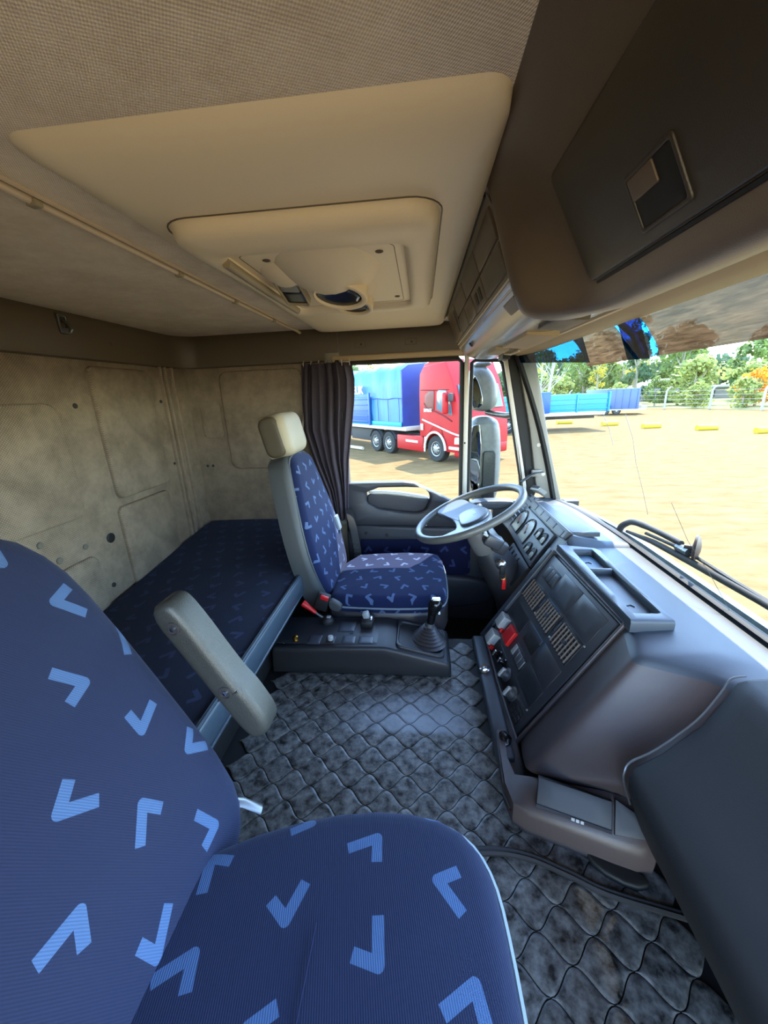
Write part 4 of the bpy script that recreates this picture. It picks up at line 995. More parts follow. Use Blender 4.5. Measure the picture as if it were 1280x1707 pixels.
# lamp housing: two bulging lobes
def bulge(name, cx, cy, ax, ay, hgt, m, par, flat=2.4, skew=0):
    rows = []
    for i in range(10):
        t = i / 9
        rr = math.sin(t * pi / 2) ** .8 if i else 0
        z = hgt * (1 - rr ** flat)
        rows.append([(cx + ax * max(rr, .02) * math.cos(a), cy + ay * max(rr, .02) * math.sin(a) + skew * z, 1.296 - z) for a in [2 * pi * j / 28 for j in range(28)]])
    vs, fs = grid(rows, closed_u=True); fs.append(tuple(range(28)))
    return mk(name, vs, fs, m, par, ang=80)
bulge('lamp_housing', -.215, 1.03, .125, .170, .044, 'roof_plastic', rc, skew=1.6)
bulge('lamp_housing', -.200, 1.20, .085, .110, .040, 'roof_plastic', rc, skew=.8)
bulge('lamp_housing', -.330, 1.06, .060, .10, .024, 'roof_plastic', rc, skew=1.0)
def lamp(cx, cy, ax, ay, z, tilt=.3):
    F = frm((cx, cy, z), (1, 0, 0), (-.10, -tilt, -1))
    pts = [(ax * math.cos(a), ay * math.sin(a)) for a in [2 * pi * i / 24 for i in range(24)]]
    o = ring_plate('reading_lamp', pts, [(p[0] * .84 - .004, p[1] * .80) for p in pts], F, .010, .004, 'roof_plastic', rc, base=-.02)
    pad('lamp_cup', [(p[0] * .85 - .004, p[1] * .81) for p in pts], F, .003, .001, 'black_gloss', o, base=-.02)
    tube('lamp_reflector', [F @ V((ax * .5 * math.cos(a) + .012, ay * .45 * math.sin(a), .004)) for a in (-.6, 0, .6, 1.2)], .004, 'chrome', o, n=6)
lamp(-.205, 1.105, .072, .062, 1.252)
lamp(-.190, 1.245, .055, .045, 1.254)
F = frm((-.335, 1.115, 1.270), (1, 0, 0), (-.1, -.3, -1))
swl = ring_plate('lamp_switch', rrect(-.034, .034, -.060, .060, .008), rrect(-.028, .028, -.053, .053, .005), F, .008, .003, 'headrest', rc, base=-.012)
pad('switch_key', rrect(-.028, .028, -.053, .0, .004), F, .003, .001, 'black_gloss', swl, base=-.01)
pad('switch_key', rrect(-.024, .024, .004, .050, .004), F, .006, .002, 'key_grey', swl, base=-.01)
for x, y in ((-.335, .945), (-.085, .945), (-.07, 1.35)):
    lathe('hatch_screw', [(.008, 0), (.009, .002), (.006, .003), (.004, .001)], frm((x, y, 1.2935), (1, 0, 0), (0, 0, -1)), 'trim_dark', rc, n=14)
# ---- curtain rail on the headliner
cr = thing('curtain_rail', 'thin cream curtain rail fixed across the headliner', 'curtain rail', (-.62, 1.1, 1.33))
tube('track', catmull([(-.632, .25, 1.328), (-.632, .8, 1.328), (-.634, 1.5, 1.328), (-.634, 1.95, 1.328), (-.622, 2.05, 1.325), (-.612, 2.10, 1.318)], 6), .007, 'rail', cr, n=8)
tube('track_lip', [(-.617, .25, 1.332), (-.617, 1.0, 1.332), (-.620, 1.95, 1.332)], .004, 'rail', cr, n=6)
for y in (.70, 1.10, 1.42, 1.78): box('rail_clip', (-.630, y, 1.325), (.020, .016, .012), 'headrest', cr, bev=.003)
# ---- coat hook
ch = thing('coat_hook', 'small dark metal coat hook on the rear upper trim', 'hook', (-1.27, 1.40, 1.28))
ring_plate('hook_plate', rrect(-.020, .020, -.033, .033, .006), rrect(-.012, .012, -.012, .022, .004), frm((-1.272, 1.40, 1.288), (0, 1, 0), (1, 0, 0)), .006, .002, 'steel', ch)
tube('hook_arm', [(-1.268, 1.40, 1.300), (-1.250, 1.40, 1.285), (-1.240, 1.40, 1.268), (-1.246, 1.40, 1.258)], .006, 'steel', ch, n=8)

# ================================================================== OUTSIDE, ON THIS TRUCK
mat('mirror_shell', (112, 118, 118), .35, var=.12, vscale=30)
mat('mirror_shell_dark', (50, 54, 56), .4, var=.3, vscale=120)
mat('mirror_glass', (210, 214, 214), .03, metal=1)
mm_ = thing('door_mirror', 'two-part grey exterior mirror outside the quarter window', 'mirror', (.38, 2.45, .3))
FM = frm((0, 2.56, 0), (1, 0, 0), (0, -1, 0))
h1 = pad('upper_housing', smooth_poly([(.285, 1.115), (.34, 1.15), (.41, 1.12), (.455, 1.03), (.465, .93), (.43, .875), (.34, .875), (.29, .90)], 2), FM, .13, .05, 'mirror_shell', mm_, nr=5)
pad('mirror_cap', smooth_poly([(.30, 1.135), (.33, 1.165), (.40, 1.165), (.42, 1.14), (.36, 1.125)], 1), FM, .12, .02, 'mirror_shell', mm_)
h2 = pad('lower_housing', smooth_poly([(.295, .80), (.33, .845), (.43, .845), (.485, .80), (.495, .55), (.485, .35), (.45, .30), (.33, .30), (.30, .35)], 2), FM, .13, .05, 'mirror_shell', mm_, nr=5)
pad('lower_cover', rrect(.375, .455, .32, .64, .02), FM, .142, .008, 'mirror_shell_dark', mm_, base=.10)
FG = frm((.30, 2.432, 0), (.80, -.60, 0), (-.60, -.80, 0))
FG = frm((.292, 2.455, 0), (.83, -.56, 0), (-.56, -.83, 0))
pad('upper_glass', smooth_poly([(.0, 1.08), (.03, 1.09), (.06, 1.04), (.085, .96), (.085, .90), (.0, .895)], 1), FG, .006, .002, 'mirror_glass', mm_)
pad('lower_glass', smooth_poly([(.0, .76), (.03, .80), (.085, .80), (.085, .34), (.0, .36)], 1), FG, .006, .002, 'mirror_glass', mm_)
tube('mirror_arm', [(.40, 2.48, .87), (.44, 2.40, .86), (.47, 2.25, .86), (.50, 2.17, .87)], .016, 'mirror_shell_dark', mm_, n=8)
tube('mirror_arm', [(.39, 2.48, .33), (.42, 2.38, .30), (.46, 2.25, .34), (.50, 2.17, .36)], .020, 'mirror_shell_dark', mm_, n=8)

mat('pivot_brown', (52, 40, 36), .5)
wp = thing('wiper', 'black windscreen wiper with brown pivot cap resting along the glass base', 'wiper', (.82, 1.25, .42))
tube('wiper_arm', catmull([(.83, 1.625, .37), (.822, 1.60, .425), (.82, 1.56, .458), (.82, 1.50, .484), (.82, 1.36, .499), (.82, 1.225, .505)], 4), [.013] * 9 + [.012] * 6 + [.010] * 6, 'rubber', wp, n=8)
tube('wiper_blade', [(.815, 1.535, .434), (.81, 1.35, .462), (.81, 1.15, .474), (.81, .90, .484), (.815, .62, .480)], [.006, .010, .011, .009, .005], 'rubber', wp, n=8)
tube('blade_frame', [(.822, 1.42, .468), (.825, 1.27, .482), (.822, 1.16, .490), (.82, 1.0, .488), (.82, .84, .488)], .006, 'shell', wp, n=6)
tube('arm_joint', [(.82, 1.235, .490), (.82, 1.18, .492)], .014, 'steel', wp, n=10)
lathe('pivot_cap', [(.006, -.02), (.008, 0), (.040, .004), (.042, .010), (.03, .018), (.008, .022)], frm((.82, 1.175, .512), (0, 0, 1), (.80, -.60, .0)), 'pivot_brown', wp, n=20)

# exterior sun visor: streaked tan sheet in two lengths, with a bracket in the gap
mv = bpy.data.materials.new('streaked_tan'); mv.use_nodes = True; M['streaked_tan'] = mv
g = NG(mv); nt = mv.node_tree; b = nt.nodes['Principled BSDF']
tc = g.node('ShaderNodeTexCoord'); mp = g.node('ShaderNodeMapping'); mp.inputs['Scale'].default_value = (18, 3, 30); mp.inputs['Rotation'].default_value = (.25, 0, 0)
g.L.new(tc.outputs['Object'], mp.inputs[0])
n1 = g.node('ShaderNodeTexNoise'); n1.inputs['Scale'].default_value = 3.0; n1.inputs['Detail'].default_value = 8; n1.inputs['Distortion'].default_value = .8; g.L.new(mp.outputs[0], n1.inputs[0])
r = g.node('ShaderNodeValToRGB'); g.L.new(n1.outputs[0], r.inputs[0])
r.color_ramp.elements[0].color = lin((92, 64, 46)); r.color_ramp.elements[1].color = lin((164, 130, 104)); r.color_ramp.elements[0].position = .3; r.color_ramp.elements[1].position = .7
tl = g.node('ShaderNodeBsdfTranslucent'); g.L.new(r.outputs[0], tl.inputs[0]); df = g.node('ShaderNodeBsdfDiffuse'); g.L.new(r.outputs[0], df.inputs[0])
tp = g.node('ShaderNodeBsdfTransparent'); tp.inputs[0].default_value = (.85, .80, .74, 1)
m1 = g.node('ShaderNodeMixShader'); m1.inputs[0].default_value = .5; g.L.new(tl.outputs[0], m1.inputs[1]); g.L.new(df.outputs[0], m1.inputs[2])
m2 = g.node('ShaderNodeMixShader'); m2.inputs[0].default_value = .12; g.L.new(m1.outputs[0], m2.inputs[1]); g.L.new(tp.outputs[0], m2.inputs[2])
g.L.new(m2.outputs[0], nt.nodes['Material Output'].inputs[0]); nt.nodes.remove(b)
vz = thing('sun_visor', 'streaked tan sun visor outside above the windscreen', 'visor', (.8, .9, 1.2))
def vis(name, y0, y1, m):
    rows = []
    for i in range(7):
        y = lerp(y0, y1, i / 6); e = max(0, abs(y - .9) - .6) / .7
        rows.append([(x - .006 * e * e, y, z) for x, z in ((.64, 1.37), (.72, 1.34), (.79, 1.275), (.855, 1.205), (.90, 1.140), (.915, 1.100))])
    return loft(name, rows, m, vz, ang=80, solid=.004)
vis('visor_sheet', 2.33, 1.885, 'streaked_tan'); vis('visor_sheet', 1.68, -.55, 'streaked_tan'); vis('sun_dimmer', 1.88, 1.685, 'visor_glass')  # blue pane added across the gap to dim the sun
tube('visor_bracket', [(.62, 1.79, 1.24), (.76, 1.79, 1.27), (.86, 1.79, 1.19), (.905, 1.79, 1.11)], .014, 'steel', vz, n=8)

# ================================================================== YARD
GZ = -1.65
mat('truck_red', (150, 14, 20), .5, spec=.3)
mat('truck_red_dark', (84, 8, 12), .4)
mat('white_paint', (176, 170, 162), .4)
mat('truck_glass', (70, 96, 108), .1, spec=.8)
mat('tyre', (26, 26, 27), .8)
mat('alloy', (140, 140, 136), .35, metal=.4)
mat('chassis', (42, 42, 44), .7)
mat('tarp', (52, 108, 158), .5, var=.12, vscale=2.2, stretch=(3, 1, .6))
mat('tarp_dark', (30, 52, 122), .5, var=.1, vscale=2)
mat('board_blue', (20, 72, 136), .45)
mat('board_cyan', (0, 128, 158), .45)
mat('board_grey', (62, 90, 132), .5)
mat('concrete', (150, 145, 134), .8)
mat('wire', (150, 150, 146), .5, metal=.6)
mat('yellow', (176, 156, 22), .6)
mat('grass', (104, 104, 46), .95, var=.3, vscale=2)
mat('bark', (150, 138, 116), .9)
mat('house_wall', (140, 132, 120), .8); mat('house_roof', (170, 170, 170), .6)

def wheel(parent, x, y, r=.5, wdt=.32, m='tyre', side=-1):
    F = frm((x, y, r), (1, 0, 0), (0, side, 0))
    o = lathe('wheel', [(r * .55, 0), (r * .93, 0), (r, .03), (r, wdt - .03), (r * .93, wdt), (r * .62, wdt), (r * .60, wdt - .03), (.0, wdt - .03)], F @ Matrix.Translation((0, 0, -wdt)), m, parent, n=28)
    lathe('wheel_rim', [(r * .60, 0), (r * .58, .05), (r * .48, .02), (r * .42, .02), (r * .26, .07), (r * .2, .09), (.02, .09)], F @ Matrix.Translation((0, 0, -.06)), 'alloy', o, n=24)
    for k in range(8):
        a = 2 * pi * k / 8; c = F @ V((r * .34 * math.cos(a), r * .34 * math.sin(a), .0)); lathe('wheel_nut', [(.03, 0), (.02, .03)], frm(c, (1, 0, 0), (0, side, 0)), 'chassis', o, n=6)
    return o
# ---- red tractor
rt_ = math.atan2(-2.62, 2.08)
tk = thing('red_truck', 'red tractor unit with high cab parked in the yard beyond the driver window', 'truck', (.53, 15.35, GZ), rotz=rt_, local=True)
FX = frm((0, 2.5, 0), (1, 0, 0), (0, -1, 0))
prism('cab', [(-.98, .95), (-1.0, 2.6), (-.95, 3.35), (-.72, 3.62), (.55, 3.70), (.90, 3.05), (1.18, 2.25), (1.36, 1.65), (1.42, 1.1), (1.42, .45), (.62, .45), (.60, .75), (.42, 1.02), (.15, 1.14), (-.15, 1.14), (-.42, 1.02), (-.60, .8), (-.65, .95)], FX, 0, 2.5, 'truck_red', tk, bev=.06)
pad('roof_spoiler', [(-.98, 3.3), (-.9, 3.72), (-.3, 3.84), (.5, 3.80), (.56, 3.66), (-.6, 3.5)], frm((0, 2.3, 0), (1, 0, 0), (0, -1, 0)), 2.1, .05, 'truck_red', tk)
F0 = frm((0, 0, 0), (1, 0, 0), (0, -1, 0))
pad('side_window', [(.10, 2.02), (.12, 2.62), (.20, 2.72), (.62, 2.70), (.86, 2.30), (.95, 1.82), (.55, 1.86)], F0, .025, .01, 'truck_glass', tk, base=-.05)
pad('rear_window', [(-.62, 2.05), (-.60, 2.55), (-.35, 2.70), (-.05, 2.70), (-.05, 2.0), (-.3, 2.0)], F0, .02, .01, 'truck_red_dark', tk, base=-.05)
pad('windscreen', [(0, 2.0), (0, 2.9), (2.1, 2.9), (2.1, 2.0)], frm((1.33, .2, 0), (0, 1, 0), (.93, 0, .36)) @ Matrix.Translation((0, 0, .0)) if False else frm((1.205, .2, 2.25), (0, 1, 0), (.945, 0, .33)) @ Matrix.Translation((0, -2.25, 0)), .03, .01, 'truck_glass', tk, base=-.05)
tube('belt_stripe', [(-.75, -.03, 1.62), (.2, -.03, 1.38), (1.0, -.03, 1.17), (1.40, -.03, 1.10)], .035, 'white_paint', tk, n=6)
tube('window_rail', [(-.66, -.02, 2.25), (-.45, -.02, 2.06), (.1, -.02, 1.92), (.55, -.02, 1.78), (.95, -.02, 1.6)], .02, 'truck_red_dark', tk, n=5)
for k in range(5): box('door_letter', (-.62 + .10 * k, -.02, 1.98), (.065, .03, .13), 'white_paint', tk, bev=.005)
box('cab_marker', (-.80, -.02, 1.33), (.16, .03, .26), 'white_paint', tk, bev=.01)
tube('cab_seam', [(-.85, -.01, 2.75), (.0, -.01, 2.72), (.75, -.01, 2.72)], .015, 'truck_red_dark', tk, n=5)
tube('arch_trim', [(.62 * math.cos(a), -.03, .5 + .66 * math.sin(a)) for a in [pi * i / 14 for i in range(15)]], .05, 'white_paint', tk, n=6)
box('bumper', (1.25, 1.25, .50), (.42, 2.48, .40), 'truck_red', tk, bev=.06); box('bumper_strip', (1.10, -.01, .62), (.62, .04, .12), 'white_paint', tk, bev=.02)
pad('headlamp', [(1.10, .78), (1.12, 1.02), (1.40, 1.05), (1.42, .80)], F0, .03, .01, 'white_paint', tk, base=-.05)
box('cab_mirror', (.82, -.22, 2.25), (.16, .22, .75), 'truck_red', tk, bev=.05); box('cab_mirror', (1.05, -.18, 2.45), (.12, .18, .30), 'chassis', tk, bev=.04)
box('side_skirt', (-1.72, .12, .62), (1.85, .20, .62), 'truck_red', tk, bev=.03); box('skirt_strip', (-1.55, .015, .70), (.85, .02, .10), 'white_paint', tk, bev=.005)
box('frame', (-2.6, 1.25, .82), (4.6, .9, .24), 'chassis', tk, bev=.02)
for x in (-3.34, -4.46):
    wheel(tk, x, .02); wheel(tk, x, 2.48, side=1)
    tube('mudguard', [(x + .58 * math.cos(a), .17, .5 + .58 * math.sin(a)) for a in [pi * (.1 + .8 * i / 10) for i in range(11)]], .14, 'chassis', tk, n=8, flat=.2)
wheel(tk, 0, .02, .51, .34); wheel(tk, 0, 2.48, .51, .34, side=1)
tube('fender_post', [(-.62, .0, .95), (-.66, .0, .35)], .04, 'white_paint', tk, n=6)
# ---- blue tarpaulin trailer behind it
tt = thing('tarpaulin_trailer', 'blue tarpaulin-covered trailer with white lettering coupled behind the red tractor', 'trailer', (.53, 15.35, GZ), rotz=rt_, local=True)
rows = []
for i in range(49):
    x = -2.15 - 11.6 * i / 48
    sag = .05 * math.sin(i * .9) + .04 * math.sin(i * 2.3)
    rows.append([(x, .0 + .03 * math.sin(i * 2.1), 1.28), (x, -.01 + .04 * math.sin(i * 1.7), 2.0), (x, .0 + .05 * math.sin(i * 1.3 + .5), 2.9), (x, .06, 3.62 + sag * .5), (x, .35, 3.80 + sag), (x, 1.25, 3.88 + sag), (x, 2.15, 3.80 + sag), (x, 2.5, 3.5), (x, 2.52, 1.28)])
loft('tarp_cover', rows, 'tarp', tt, ang=70)
prism('tarp_front', [(0, 1.28), (0, 3.6), (.35, 3.8), (1.25, 3.88), (2.15, 3.8), (2.5, 3.5), (2.52, 1.28)], frm((-2.15, 0, 0), (0, 1, 0), (1, 0, 0)), -.05, .02, 'tarp_dark', tt)
for k in range(14):
    x = -2.3 - .85 * k; tube('tarp_strap', [(x, -.06, 1.25), (x, -.06, 2.0), (x, -.07, 2.45)], .015, 'tarp_dark', tt, n=5)
tube('tarp_rope', [(-2.16 - 11.5 * i / 24, -.07, 2.45 + .03 * math.sin(i * 1.9)) for i in range(25)], .015, 'tarp_dark', tt, n=5)
box('deck', (-7.9, 1.25, 1.18), (11.9, 2.5, .18), 'white_paint', tt, bev=.02)
box('hem_band', (-7.9, -.06, 1.36), (11.5, .03, .20), 'board_cyan', tt, bev=.01)
box('drop_side', (-6.25, -.10, 1.95), (3.3, .06, 1.25), 'board_blue', tt, bev=.02)
for k in range(5): box('side_rail', (-6.3, -.14, 1.42 + .26 * k), (3.0, .03, .05), 'board_blue', tt, bev=.005)
for x in (-4.65, -7.9): box('side_post', (x, -.14, 2.0), (.12, .08, 1.5), 'board_blue', tt, bev=.01)
box('gear_box', (-6.2, .6, .72), (2.4, .6, .6), 'chassis', tt, bev=.03); box('pallet_rack', (-8.2, .5, .78), (1.2, .5, .5), 'board_grey', tt, bev=.02)
for x in (-9.9, -11.1, -12.3): wheel(tt, x, .02)
tube('kerb_bar', [(-5.2, -.3, .10), (-9, -.6, .10)], .08, 'white_paint', tt, n=6)
fc = bpy.data.curves.new('lettering', 'FONT'); fc.body = 'FELIK'; fc.size = .52; fc.extrude = .01; fc.offset = .012
fo = bpy.data.objects.new('lettering_src', fc); COL.objects.link(fo)
dg = bpy.context.evaluated_depsgraph_get(); me = bpy.data.meshes.new_from_object(fo.evaluated_get(dg)); bpy.data.objects.remove(fo)
me.materials.clear(); me.materials.append(M['white_paint'])
lo = bpy.data.objects.new('lettering', me); COL.objects.link(lo); lo.parent = tt; lo.location = (-6.30, -.20, 2.72); lo.rotation_euler = (pi / 2, 0, 0)

# ---- flatbed trailers across the yard
fb = thing('cyan_trailer', 'open trailer with bright cyan drop-side boards on landing legs', 'trailer', (7.5, 25.0, GZ), rotz=math.radians(6), local=True)
box('deck', (-.1, 1.25, 1.02), (7.6, 2.5, .20), 'white_paint', fb, bev=.02)
for k in range(4): bb = box('drop_side', (-2.9 + 1.93 * k, .03, 1.65), (1.88, .06, 1.02), 'board_cyan', fb, bev=.02); [box('board_rib', (-2.9 + 1.93 * k, -.02, 1.33 + .28 * j), (1.75, .04, .06), 'board_cyan', bb, bev=.01) for j in range(3)]
for k in range(5): box('side_post', (-3.86 + 1.93 * k, .0, 1.68), (.10, .12, 1.15), 'board_cyan', fb, bev=.01)
box('rear_side', (-.1, 2.45, 1.65), (7.6, .06, 1.02), 'board_cyan', fb, bev=.02)
box('headboard', (3.75, 1.25, 1.75), (.08, 2.5, 1.25), 'board_blue', fb, bev=.02)
box('end_board', (-.15, -.05, 1.75), (.85, .05, 1.25), 'board_blue', fb, bev=.02)
for x, y in ((.2, .4), (.2, 2.1)): tube('landing_leg', [(x, y, .95), (x, y, .06)], .07, 'chassis', fb, n=8); 
box('leg_foot', (.2, .4, .04), (.35, .3, .06), 'chassis', fb, bev=.01)
for x in (-2.2, -3.3): wheel(fb, x, .1); wheel(fb, x, 2.4, side=1)
box('frame', (-.1, 1.25, .8), (7.2, .9, .25), 'chassis', fb, bev=.02)
gt = thing('grey_blue_trailer', 'grey-blue high-sided trailer standing low beyond the cyan trailer', 'trailer', (17.6, 37.5, GZ), rotz=math.radians(-14), local=True)
box('side_board', (0, 0, 1.38), (3.1, .08, 1.75), 'board_grey', gt, bev=.02); box('side_board', (0, 2.4, 1.38), (3.1, .08, 1.75), 'board_grey', gt, bev=.02)
for k in range(6): box('board_rib', (-1.4 + .56 * k, -.06, 1.38), (.08, .06, 1.7), 'board_grey', gt, bev=.01)
tube('brace', [(-1.45, -.1, 1.9), (-.5, -.1, .6)], .05, 'board_blue', gt, n=6)
box('deck', (.2, 1.2, .46), (3.9, 2.4, .12), 'white_paint', gt, bev=.02)
box('tail_rack', (1.95, 1.2, .62), (.5, 2.2, .35), 'bark', gt, bev=.02)
for x in (-1.9, -1.0, -.1): wheel(gt, x, .1, .35, .25)
# ---- yellow parking kerbs
yk = None
for k, (x, y) in enumerate(((15.6, 23.4), (13.75, 25.4), (12.4, 27.8), (10.3, 30.3), (17.0, 21.3), (8.8, 32.0))):
    if yk is None:
        yk = lathe('parking_kerb', [(.16, 0), (.17, .02), (.17, 1.1), (.16, 1.12)], frm((x - .3, y, GZ + .13), (0, 0, 1), (.9, .1, 0)), 'yellow', None, n=12)
        lathe('kerb_end', [(.10, 0), (.11, .02), (.05, .03)], frm((x + .82, y + .12, GZ + .13), (0, 0, 1), (.9, .1, 0)), 'chassis', yk, n=10)
        tag(yk, 'short yellow cylindrical parking kerb on the gravel', 'kerb', 'yellow kerbs across the yard'); base = V((x, y))
        l0 = yk.location.copy()
    else:
        c = copy_tree(yk); c.location = l0 + V((x - base.x, y - base.y, 0)); c.rotation_euler = (0, 0, .06 * (k % 3))
# ---- perimeter fence
fn = thing('yard_fence', 'wire fence on bent-top concrete posts along the yard edge', 'fence', (27, 41, GZ))
FPT = [(18.9, 53.5), (20.9, 50.0), (22.9, 46.8), (24.9, 43.5), (27.5, 40.9), (29.0, 36.9), (30.8, 33.4), (32.6, 30.0), (34.4, 26.6)]
for x, y in FPT: tube('fence_post', [(x, y, GZ - .1), (x, y, GZ + 1.75), (x + .08, y - .02, GZ + 1.95), (x + .32, y - .06, GZ + 2.2)], [.11, .10, .09, .08], 'concrete', fn, n=6)
for z in (.15, .55, .95, 1.35, 1.75): tube('fence_wire', [(x, y, GZ + z) for x, y in FPT], .012, 'wire', fn, n=4)
tag(mk('verge', [(14, 64, GZ + .02), (19.5, 54.5, GZ + .02), (25.4, 43.9, GZ + .02), (29.4, 36.9, GZ + .02), (36, 24, GZ + .02), (75, 40, GZ + .02), (60, 90, GZ + .02), (25, 95, GZ + .02)], [tuple(range(8))], 'grass', smooth=False), 'rough yellow-green grass verge behind the fence', 'grass', kind='stuff')
# ---- trees
def leaf_mat(name, c):
    m = mat(name, c, .7, var=.35, vscale=1.2); nt = m.node_tree; b = nt.nodes['Principled BSDF']
    t = nt.nodes.new('ShaderNodeBsdfTranslucent'); x = nt.nodes.new('ShaderNodeMixShader'); x.inputs[0].default_value = .45
    nt.links.new(b.inputs['Base Color'].links[0].from_socket, t.inputs[0]); nt.links.new(b.outputs[0], x.inputs[1]); nt.links.new(t.outputs[0], x.inputs[2])
    nt.links.new(x.outputs[0], nt.nodes['Material Output'].inputs[0]); return name
LM = [leaf_mat('leaf_green', (112, 128, 62)), leaf_mat('leaf_yellow', (186, 168, 58)), leaf_mat('leaf_dark', (78, 100, 62)), leaf_mat('leaf_orange', (216, 146, 40)), leaf_mat('leaf_pale', (150, 158, 84))]
def crown_mesh(name, hgt, rad, m, n=1500, seed=0, cone=False):
    rnd = random.Random(seed); vs = []; fs = []
    blobs = []
    for k in range(26):
        t = rnd.random() ** .8; a = rnd.random() * 2 * pi
        rr = rad * ((1 - t) * .95 + .1 if cone else math.sqrt(max(.08, 1 - (2 * t - 1) ** 2))) * rnd.uniform(.35, .95)
        blobs.append((rr * math.cos(a), rr * math.sin(a), t * hgt, rad * rnd.uniform(.22, .42) * (1 - .5 * t if cone else 1)))
    for k in range(n):
        bx, by, bz, br = rnd.choice(blobs)
        d = V((rnd.gauss(0, 1), rnd.gauss(0, 1), rnd.gauss(0, 1))).normalized() * br * rnd.uniform(.55, 1.05)
        c = V((bx, by, bz)) + d
        nrm = (d.normalized() + V((rnd.uniform(-.7, .7), rnd.uniform(-.7, .7), rnd.uniform(-.3, .9)))).normalized()
        u = nrm.orthogonal().normalized(); v = nrm.cross(u); s = rnd.uniform(.14, .30) * rad / 2.4
        i = len(vs); vs += [c + u * s, c + v * s * .7, c - u * s, c - v * s * .7]; fs.append((i, i + 1, i + 2, i + 3))
    me = bpy.data.meshes.new(name); me.from_pydata(vs, [], fs); me.materials.append(M[m]); return me
def trunk_mesh(h, r, seed, bare=False):
    rnd = random.Random(seed); vs, fs = tube_geo([(0, 0, 0), (.1 * h * .1, 0, h * .4), (-.02 * h, .03 * h, h)], [r, r * .7, r * .25], 6)
    for k in range(9 if bare else 5):
        a = rnd.random() * 2 * pi; z = h * rnd.uniform(.3, .8); l = h * rnd.uniform(.25, .45)
        v2, f2 = tube_geo([(0, 0, z), (l * .5 * math.cos(a), l * .5 * math.sin(a), z + l * .5), (l * .75 * math.cos(a), l * .75 * math.sin(a), z + l)], [r * .4, r * .25, r * .08], 5)
        o_ = len(vs); vs = vs + v2; fs = fs + [tuple(i + o_ for i in f) for f in f2]
    me = bpy.data.meshes.new('trunk'); me.from_pydata([tuple(v) for v in vs], [], fs); me.materials.append(M['bark']); return me
KINDS = {'green': (crown_mesh('crown', 6.5, 3.0, 'leaf_green', seed=1), trunk_mesh(5, .25, 1), 1.2, 'rounded green leafy tree beyond the yard fence'),
         'poplar': (crown_mesh('crown', 9.0, 1.5, 'leaf_yellow', 1300, seed=2), trunk_mesh(8, .2, 2), 1.0, 'slim yellow poplar standing behind the parked trailers'),
         'dark': (crown_mesh('crown', 8.0, 2.6, 'leaf_dark', 1700, seed=3, cone=True), trunk_mesh(7, .25, 3), .6, 'tall dark conifer rising beyond the yard fence'),
         'orange': (crown_mesh('crown', 3.4, 2.2, 'leaf_orange', 1200, seed=4), trunk_mesh(2.5, .15, 4), .5, 'small bright orange autumn tree by the fence'),
         'pale': (crown_mesh('crown', 5.0, 2.8, 'leaf_pale', 1500, seed=5), trunk_mesh(4, .2, 5), .4, 'pale yellow-green bushy tree behind the fence')}
def tree(kind, x, y, s=1.0, zs=1.0, rot=0, z=GZ, where=None):
    cm, tm, z0, lab = KINDS[kind]
    if where: lab = LOOK[kind] + ' ' + where
    R_ = {'green': 3.7, 'poplar': 2.0, 'dark': 2.9, 'orange': 2.6, 'pale': 3.4}[kind] * s
    for dy in (0, 2, -2, 4, 6, 8, 10, 13, 16):       # keep the crowns from growing into each other
        if all(max(abs(x - a), abs(y + dy - b)) > (R_ + r_) * .74 for a, b, r_ in TAKEN): y += dy; break
    else: return
    TAKEN.append((x, y, R_))
    t = thing({'green': 'leafy_tree', 'poplar': 'poplar_tree', 'dark': 'conifer_tree', 'orange': 'autumn_tree', 'pale': 'bushy_tree'}[kind], lab, 'tree', (x, y, z), None, rotz=rot)
    if kind != 'orange': t['group'] = 'trees around the yard'
    t.scale = (s, s, s * zs)
    a = bpy.data.objects.new('crown', cm); COL.objects.link(a); a.parent = t; a.location = (0, 0, z0)
    b_ = bpy.data.objects.new('trunk', tm); COL.objects.link(b_); b_.parent = t
TAKEN = [(36.5, 66, 4.0), (44, 67, 3.5), (33.5, 57, 3.0)]
LOOK = {'green': 'rounded green leafy tree', 'poplar': 'slim yellow poplar', 'dark': 'dark green conifer', 'orange': 'small orange tree', 'pale': 'pale yellow-green bushy tree'}
rnd = random.Random(11)
tree('orange', 33.2, 43.2, .85, 1.0, 1); tree('dark', 28.5, 57, .95, 1.1, where='standing alone beside the gabled shed'); tree('pale', 31, 47.0, 1.0, .9, 1, where='overhanging the fence posts')
for k in range(20):   # belt behind the fence, as seen through the windscreen
    f = k / 19; x = lerp(16, 62, f) + rnd.uniform(-1, 1); y = lerp(74, 38, f) + rnd.uniform(-3, 3)
    tree(rnd.choice(['green', 'green', 'pale', 'dark', 'poplar', 'pale']), x, y, rnd.uniform(.9, 1.1), rnd.uniform(.8, 1.1), rnd.uniform(0, 6), where='just behind the wire fence' if k > 9 else 'between the cyan trailer and the white shed')
for k in range(12):   # second belt, taller
    f = k / 11; tree(rnd.choice(['green', 'dark', 'green', 'pale']), lerp(24, 92, f), lerp(98, 60, f) + rnd.uniform(-3, 3), rnd.uniform(1.4, 1.75), 1.0, rnd.uniform(0, 6), where='in the tall back row beyond the sheds')


